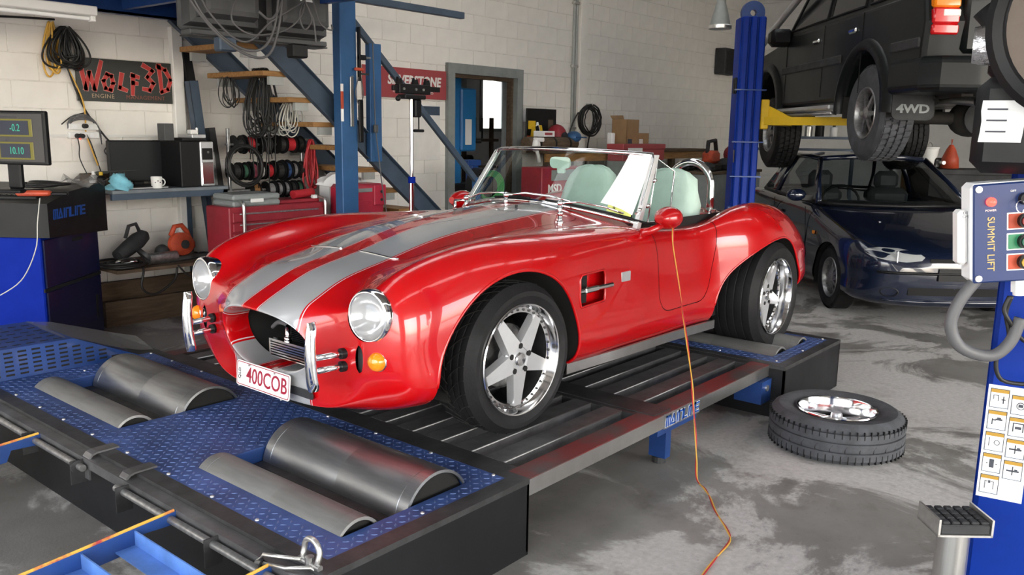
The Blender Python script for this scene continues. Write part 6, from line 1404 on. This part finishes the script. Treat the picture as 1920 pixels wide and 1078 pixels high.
# ================================================================ gas analyser stand
TP = thing('tripod_stand','tall chrome stand with black clamp head behind the red car','stand',(2.44,3.20,0))
MB().cyl((0,0,.08),(0,0,1.16),.022,n=18).build('lower_tube','chrome',TP,smooth=30); MB().cyl((0,0,1.16),(0,0,1.80),.014,n=16).build('upper_tube','chrome',TP,smooth=30); MB().cyl((0,0,1.14),(0,0,1.19),.030,n=18).build('collar','console_blue',TP,smooth=30)
for a in (20,140,260): MB().tube([(0,0,.30),(.28*math.cos(R_(a)),.28*math.sin(R_(a)),.02)],.014,8).build('leg','dark_plastic',TP,smooth=True)
MB().rbx(-.11,-.05,1.80,.12,.05,1.835,.008).build('turntable','black',TP); MB().rbx(-.15,-.03,1.84,.19,.03,1.915,.006).build('head','black',TP); MB().rbx(-.20,-.015,1.86,-.15,.015,1.90,.004).build('left_arm','black',TP); MB().rbx(.19,-.015,1.865,.31,.015,1.905,.004).build('right_arm','black',TP)
for x in (-.13,.04,.17): MB().prism([(x-.03,1.915),(x+.03,1.915),(x+.018,1.955),(x,1.93),(x-.018,1.965)],-.012,.012,Matrix(((1,0,0,0),(0,0,1,0),(0,1,0,0),(0,0,0,1)))).build('claw','black',TP)
for x in (-.11,.02,.10): MB().cyl((x,-.04,1.875),(x,-.03,1.875),.010,n=10).build('bolt','zinc',TP)
MB().rbx(.02,-.03,1.66,.09,.03,1.80,.01).build('clamp_block','black',TP); MB().cyl((.08,0,1.56),(.08,0,1.66),.006,n=8).cyl((.03,0,1.555),(.13,0,1.555),.012,n=8).build('tightening_knob','black',TP); MB().sph((-.16,-.02,1.80),.022,10,6).build('side_knob','black',TP,smooth=True)
# ================================================================ signs and items on the wall further along
SS = thing('tyre_sign','red tyre maker sign with white lettering beside the doorway','sign',(4.05,4.985,2.045))
mat('sign_pink',(.34,.06,.068),.5); MB().rbx(-.60,-.012,-.155,.60,0,.155,.002).build('panel','sign_pink',SS)
text('lettering','SILVERSTONE',.135,'white',Matrix(((1,0,0,.12),(0,0,-1,-.0125),(0,1,0,.025),(0,0,0,1))),SS,depth=.001,sx=.95,offset=.005,shear=.12); text('sub_lettering','HIGH PERFORMANCE TYRES',.055,'white',Matrix(((1,0,0,.10),(0,0,-1,-.0125),(0,1,0,-.085),(0,0,0,1))),SS,depth=.001,sx=.85)
MB().lathe([(.075,0),(.075,.002),(.05,.002),(.05,0)],28,Matrix(((1,0,0,-.44),(0,0,-1,-.012),(0,1,0,.03),(0,0,0,1))) @ Matrix.Scale(.8,4,(1,0,0))).build('roundel','white',SS)
o = thing('clear_wallet','pale plastic sheet pinned to the wall under the tyre sign','sheet',(4.35,4.992,1.53)); MB().rbx(-.22,-.004,-.30,.22,0,.30,.002).build('sheet','white_paint',o); MB().rbx(-.12,-.008,.19,.21,-.004,.285,.001).build('blue_header','stair_blue',o)
CD = thing('conduit','grey electrical conduit running up the block wall','conduit',(7.06,4.975,0)); MB().cyl((-.025,0,.9),(-.025,0,4.6),.018,n=10).build('pipe','grey_paint',CD,smooth=True); MB().cyl((.03,0,.9),(.03,0,4.6),.018,n=10).build('pipe','grey_paint',CD,smooth=True)
for z in (1.6,2.4,3.2): MB().rbx(-.06,-.025,z,.06,.025,z+.03,.004).build('saddle','zinc',CD)
HC = thing('air_hose_coil','black air hose coil hanging on the block wall','hose',(7.32,4.90,1.72))
random.seed(21)
for k in range(12):
    r = .17+.06*random.random(); MB().tube([(r*1.0*math.cos(2*math.pi*q/28)+.02*random.random(),-.04+.10*(k/12)-.02,r*.92*math.sin(2*math.pi*q/28)) for q in range(28)],.0085,6,closed=True).build('loop','black_cable',HC,smooth=True)
MB().tube(catmull([(-.24,0,.10),(-.34,.04,-.1),(-.42,.06,-.45),(-.45,.06,-.7)],5),.010,6).build('tail','black_cable',HC,smooth=True); MB().tube(catmull([(.02,-.02,.2),(.07,-.03,0),(.05,.03,-.30),(.04,.06,-.7)],5),.010,6).build('tail','black_cable',HC,smooth=True); MB().cyl((0,.09,.21),(0,-.06,.21),.012,n=8).build('hook','zinc',HC)
# bench beside the doorway
DB = thing('parts_bench','timber bench beside the doorway piled with parts','bench',(0,0,0)); MB().rbx(5.85,4.45,1.30,9.9,4.86,1.34,.006).build('top','old_timber',DB); 
for x in (5.9,7.4,8.9): MB().bx(x,4.48,0,x+.08,4.56,1.30).build('leg','old_timber',DB)
MB().bx(5.85,4.47,1.20,9.9,4.50,1.30).build('apron','timber',DB)
o = thing('poster_board','dark board with yellow patches leaning on the wall beside the doorway','board',(6.20,4.86,1.34)); MB().rbx(-.28,-.02,.02,.32,0,.50,.004).build('board','black',o)
for x,z,w,h,m in ((-.18,.30,.14,.10,'yellow_paint'),(.20,.30,.10,.14,'old_timber'),(-.22,.12,.10,.10,'orange_red')): MB().bx(x-w/2,-.024,z-h/2,x+w/2,-.02,z+h/2).build('patch',m,o)
o = thing('folded_sign','yellow and white folded sign on the parts bench','sign',(6.10,4.80,1.34)); MB().add([(-.18,0,.0),(.16,0,.0),(.10,.06,.45),(-.02,.06,.46)],[(0,1,2,3)]).build('panel','yellow_paint',o); MB().add([(-.10,-.004,.05),(.10,-.004,.05),(.04,.05,.40)],[(0,1,2)]).build('pattern','paper',o); MB().add([(-.03,-.006,.12),(.05,-.006,.16),(.04,.03,.30),(-.02,.03,.28)],[(0,1,2,3)]).build('print','black',o)
o = thing('long_tool_box','brown long tool box with red lettering on the parts bench','tool box',(6.10,4.60,1.34)); MB().lathe([(.001,-.50),(.075,-.49),(.08,-.47),(.08,.47),(.075,.49),(.001,.50)],20,frame((.0,0,.08),(1,0,0),(0,1,0))).build('body','old_timber',o,smooth=40); text('lettering','PRO LINE',.07,'orange_red',Matrix(((1,0,0,0),(0,0,-1,-.082),(0,1,0,.08),(0,0,0,1))),o,depth=.001) if False else None
for k in range(3): MB().cyl((-.3+.3*k,-.0,.08),(-.27+.3*k,0,.08),.083,n=20).build('band','black',o,smooth=30)
o = thing('spray_gun','white spray gun hanging over the end of the parts bench','spray gun',(5.70,4.52,1.34)); MB().sph((0,0,.06),.06,12,8,sz=1.3).build('cup','white',o,smooth=True); MB().tube([(.0,0,.04),(.03,-.02,-.06),(.05,-.02,-.14)],.022,8).build('handle','white',o,smooth=True); MB().rbx(-.02,-.03,.10,.14,.03,.15,.01).build('barrel','paper',o)
o = thing('engine_part','dark red engine part on the parts bench','engine part',(6.38,4.72,1.34)); MB().sph((0,0,.16),.13,14,10,sz=1.2).build('housing','tool_red',o,smooth=True); MB().cyl((0,-.13,.16),(0,-.10,.16),.06,n=16).build('cover','dusty_black',o,smooth=30); MB().rbx(-.12,-.08,0,.12,.08,.05,.01).build('mount','dark_steel',o)
o = thing('cap','blue cap lying on the brown tool box','cap',(6.55,4.58,1.50)); MB().sph((0,0,.0),.10,16,8,sz=.75).build('crown','post_blue',o,smooth=True); MB().rbx(-.06,-.16,-.01,.06,-.07,.005,.004).build('peak','post_blue',o)
o = thing('small_carton','small pale carton on the parts bench','carton',(6.0,4.62,1.50)); MB().rbx(-.12,-.08,0,.10,.08,.07,.004).build('box','paper',o); MB().bx(-.1,-.082,.02,.05,-.08,.05).build('label','sign_pink',o)
for i,(x,z,w,h) in enumerate(((7.70,1.34,.30,.40),(7.98,1.34,.28,.22))): o = thing('cardboard_box',('tall open brown cardboard box on the far bench','smaller brown cardboard box next to the tall one')[i],'box',(x,4.55,z)); MB().bx(-w/2,-.12,0,w/2,.12,.004).bx(-w/2,-.12,0,-w/2+.005,.12,h).bx(w/2-.005,-.12,0,w/2,.12,h).bx(-w/2,-.12,0,w/2,-.115,h).bx(-w/2,.115,0,w/2,.12,h).build('carton','cardboard',o); MB().add([(-w/2,.12,h),(w/2,.12,h),(w/2+.03,.16,h+.06),(-w/2,.16,h+.05)],[(0,1,2,3)]).build('flap','cardboard',o); MB().bx(-w/2+.03,-.124,.02,-.02,-.12,.14).build('label','stair_blue' if i == 0 else 'paper',o)
o = thing('tool_box','long red metal toolbox with white sticker on the far bench','tool box',(7.62,4.29,1.20)); MB().rbx(-.55,-.12,0,.50,.12,.21,.01).build('body','sign_pink',o); MB().rbx(-.56,-.13,.15,.51,.13,.22,.008).build('lid','sign_pink',o); MB().bx(-.45,-.134,.05,-.1,-.13,.17).build('sticker','paper',o); MB().bx(-.55,-.12,-.6,.5,.12,0).build('stand','case_grey',o)
o = thing('storage_cabinet','dark stained storage bench under clutter behind the red car cockpit','bench',(9.0,3.9,0)); MB().rbx(-.75,-.35,0,.9,.35,1.02,.01).build('carcass','case_grey',o); MB().rbx(-.77,-.37,1.02,.92,.37,1.06,.006).build('top','old_timber',o)
for i,(x,y,r,m,l) in enumerate(((8.38,3.66,.11,'dusty_black','black carry bag'),(8.36,3.98,.12,'black','black helmet bag'),(9.02,3.68,.15,'dusty_black','dark engine cover'),(8.84,3.98,.12,'black','black hose bundle'),(9.66,3.75,.15,'black','dark jacket heap'))):
    o = MB().sph((x,y,1.06+r*.55),r,14,8,sx=1.4,sz=.62).rbx(x-r*.8,y-r,1.06,x+r*.8,y+r*.5,1.06+r*.5,.02).build('dark_bundle',m,smooth=40); tag(o,l+' on the storage bench behind the cockpit','clutter')
o = thing('chainsaw','red and black chainsaw on the storage bench','chainsaw',(8.62,3.72,1.06)); MB().rbx(-.15,-.08,.10,.15,.08,.28,.04).build('engine','orange_red',o,smooth=40); MB().tube([(-.12,0,.22),(-.10,0,.40),(.10,0,.42),(.16,0,.22)],.03,8).build('handle','dusty_black',o,smooth=True); MB().rbx(-.18,-.09,0,.18,.09,.10,.02).build('base','black',o)
o = thing('pump','small red pump with chrome elbow on the storage bench','pump',(9.34,3.75,1.06)); MB().sph((0,0,.22),.13,14,10).build('housing','tool_red',o,smooth=True); MB().tube([(0,-.02,.34),(.02,-.02,.42),(.10,-.02,.42),(.16,-.02,.36)],.025,8).build('elbow','chrome',o,smooth=True); MB().rbx(-.1,-.08,0,.1,.08,.10,.01).build('mount','dark_steel',o)
o = MB().rbx(7.30,4.50,1.34,7.38,4.58,1.56,.01).build('cream_tube','paper',smooth=40); tag(o,'short cream upright tube near the hose coil','tube')
o = thing('wall_cabinet','dark wall cabinet at the far end of the block wall','wall cabinet',(11.3,4.88,2.55)); MB().rbx(-.25,-.08,0,.25,.11,.42,.01).build('box','dusty_black',o); MB().rbx(-.2,-.09,.05,.2,-.08,.37,.004).build('door','black',o)
# pendant lamp
PN = thing('pendant_lamp','grey high-bay pendant lamp hanging near the lift','lamp',bay(8.0,1.84,2.50)); MB().lathe([(.10,0),(.098,.006),(.072,.12),(.050,.20),(.042,.22),(.040,.36),(.02,.40)],28).build('shade','case_grey',PN,smooth=40); MB().lathe([(.10,0),(.104,.003),(.104,.03),(.098,.035)],28).build('rim','zinc',PN,smooth=40); MB().cyl((0,0,.40),(0,0,2.2),.01,n=8).build('stem','black_cable',PN)
# ================================================================ store room beyond the doorway
TM = thing('tyre_machine','bright blue tyre changing machine seen through the doorway','machine',(5.62,5.75,0)); MB().rbx(-.30,-.25,0,.25,.35,.9,.02).build('base','dark_plastic',TM); MB().rbx(-.24,-.12,.9,-.02,.10,2.22,.01).build('column','sky_blue' if 'sky_blue' in MAT else mat('sky_blue',(.03,.20,.50),.35,coat=.4),TM); MB().rbx(-.06,-.16,1.30,.22,.10,2.08,.02).build('cabinet','sky_blue',TM); MB().rbx(.0,-.166,1.38,.12,-.158,1.70,.004).build('label','paper',TM); MB().rbx(-.02,-.10,2.08,.10,.06,2.28,.01).build('motor','stainless',TM); MB().cyl((.25,-.1,1.42),(.36,-.1,1.42),.02,n=10).build('arm','dark_steel',TM)
o = thing('shelf_post','pale green steel post standing just inside the doorway','post',(6.20,5.35,0)); MB().rbx(-.10,-.04,0,.08,.04,2.6,.006).build('post','pale_green' if 'pale_green' in MAT else mat('pale_green',(.36,.42,.42),.5),o); MB().rbx(-.13,-.07,0,.11,.07,.012,.002).build('foot','pale_green',o)
o = thing('store_rack','dark rack of tyres and tools in the store room','rack',(7.2,6.9,0))
for x in (-.3,.3): MB().bx(x,-.1,0,x+.05,-.05,1.75).build('upright','old_timber',o)
for z in (.6,1.0,1.4): MB().bx(-.3,-.2,z,.35,.2,z+.04).build('shelf','old_timber',o)
for x,z in ((-.15,1.2),(.1,.85)): MB().rbx(x-.08,-.1,z-.16,x+.08,.1,z,.03).build('can','dusty_black',o)
for x in (-.1,.05,.2): MB().cyl((x,0,1.44),(x,0,1.75),.012,n=8).build('rod','dark_steel',o)
HR = thing('hose_reel_stand','dark blue stand with green hose beside the doorway','stand',(4.35,4.3,0)); MB().rbx(-.05,-.05,0,.05,.05,1.22,.006).build('post','blue_steel',HR); MB().rbx(-.12,-.06,1.20,.08,.06,1.26,.004).build('head','blue_steel',HR); MB().lathe([(.20,-.06),(.23,-.05),(.23,.05),(.20,.06)],28,frame((0,-.1,.95),(.3,-1,0),(1,0,0))).build('tyre_ring','black',HR,smooth=40)
for k in range(5): MB().tube([((.14+.012*k)*math.cos(2*math.pi*q/20)+.1,-.16-.01*k,.98+(.12+.012*k)*math.sin(2*math.pi*q/20)) for q in range(20)],.009,6,closed=True).build('hose_loop','green_hose',HR,smooth=True)
# ================================================================ far shelf, bucket, bag
SH = thing('tin_shelf','dark steel shelf of oil tins behind the raised four wheel drive','shelf',bay(11.7,3.86),AZ); MB().bx(-.15,-.75,1.52,.15,.75,1.555).build('board','stair_blue',SH); MB().bx(-.15,-.75,1.365,.15,.75,1.395).build('board','stair_blue',SH)
for y in (-.7,.15,.25,.7): MB().bx(-.14,y,0,-.10,y+.04,1.52).build('upright','stair_blue',SH)
tin = (('yellow_paint',.30,.06,.13,'yellow oil tin on the far shelf'),('case_grey',.15,.05,.14,'left grey tin on the far shelf'),('case_grey',.03,.05,.15,'middle grey tin on the far shelf'),('zinc',-.10,.05,.13,'silver tin on the far shelf'),('black',-.24,.06,.14,'black tin on the far shelf'),('white',-.42,.05,.12,'white tin on the far shelf'),('paper',.52,.05,.10,'pale tin at the left end of the far shelf'),('dusty_black',.42,.045,.11,'small dark tin on the far shelf'))
for m,y,r,h,l in tin:
    t = thing('oil_tin',l,'tin',bay(11.7,3.86-y*1.07,1.555),AZ,'tins on the far shelf'); MB().lathe([(.001,0),(r,0),(r,h),(r*.6,h+.01),(.001,h+.01)],18).build('body',m,t,smooth=40); MB().cyl((0,0,h+.008),(0,0,h+.03),r*.4,n=12).build('cap','black',t,smooth=30)
t = thing('container','white container with red cap on the sedan side shelf','container',bay(11.62,3.35,1.40)); MB().rbx(-.12,-.08,0,.12,.08,.10,.02).build('body','white',t,smooth=40); MB().cyl((.1,-.1,.05),(.1,-.07,.05),.035,n=14).build('cap','red_cable',t,smooth=30); pass
t = thing('door_jamb_post','white and tan timber post at the back of the bay','post',bay(10.2,4.58),AZ); MB().rbx(-.05,.0,0,.05,.11,2.2,.006).build('white_face','white_paint',t); MB().rbx(-.05,-.13,0,.05,.0,2.2,.006).build('tan_face','cardboard',t)
t = thing('bucket','white plastic bucket on the far bench behind the sedan','bucket',bay(9.9,4.76,1.22)); MB().lathe([(.001,0),(.085,0),(.10,.22),(.107,.225),(.107,.24),(.098,.24),(.095,.22)],24).build('pail','white',t,smooth=40); MB().tube([(.10*math.cos(R_(a)),0,.24+.05*math.sin(R_(a))) for a in range(0,181,20)],.004,6).build('handle','zinc',t)
t = thing('machine_bench','dark bench with machine vice at the back of the bay','bench',bay(9.9,5.0),AZ); MB().rbx(-.3,-.9,1.16,.3,.36,1.22,.006).build('top','dusty_black',t); MB().bx(-.28,-.88,0,.28,.34,1.16).build('cupboard','dusty_black',t); MB().rbx(-.1,.1,1.22,.05,.22,1.34,.02).build('vice','dark_steel',t); MB().cyl((-.2,.16,1.29),(-.1,.16,1.29),.02,n=10).build('vice_screw','zinc',t)
t = thing('carrier_bag','red plastic bag hanging beside the white bucket','bag',bay(9.75,4.93,1.22)); MB().lathe([(.001,0),(.10,.01),(.09,.12),(.05,.22),(.02,.27)],12,sx=.8).build('bag','orange_red',t,smooth=True); MB().tube([(0,0,.27),(.03,0,.33),(-.02,0,.33),(0,0,.27)],.004,5).build('handle','orange_red',t)

MS = thing('parts_cabinet','red parts cabinet with white lettering seen through the windscreen','cabinet',(5.55,4.12,0)); MB().rbx(-.42,-.15,0,.45,.15,1.17,.01).build('carcass','tool_red',MS); MB().rbx(-.25,-.156,1.02,.22,-.149,1.14,.003).build('grey_panel','case_grey',MS); text('lettering','MSD',.13,'white',Matrix(((1,0,0,-.18),(0,0,-1,-.152),(0,1,0,.93),(0,0,0,1))),MS,depth=.001,offset=.003); MB().cyl((.22,-.16,.97),(.22,-.148,.97),.09,n=20).build('round_decal','case_grey',MS,smooth=30)
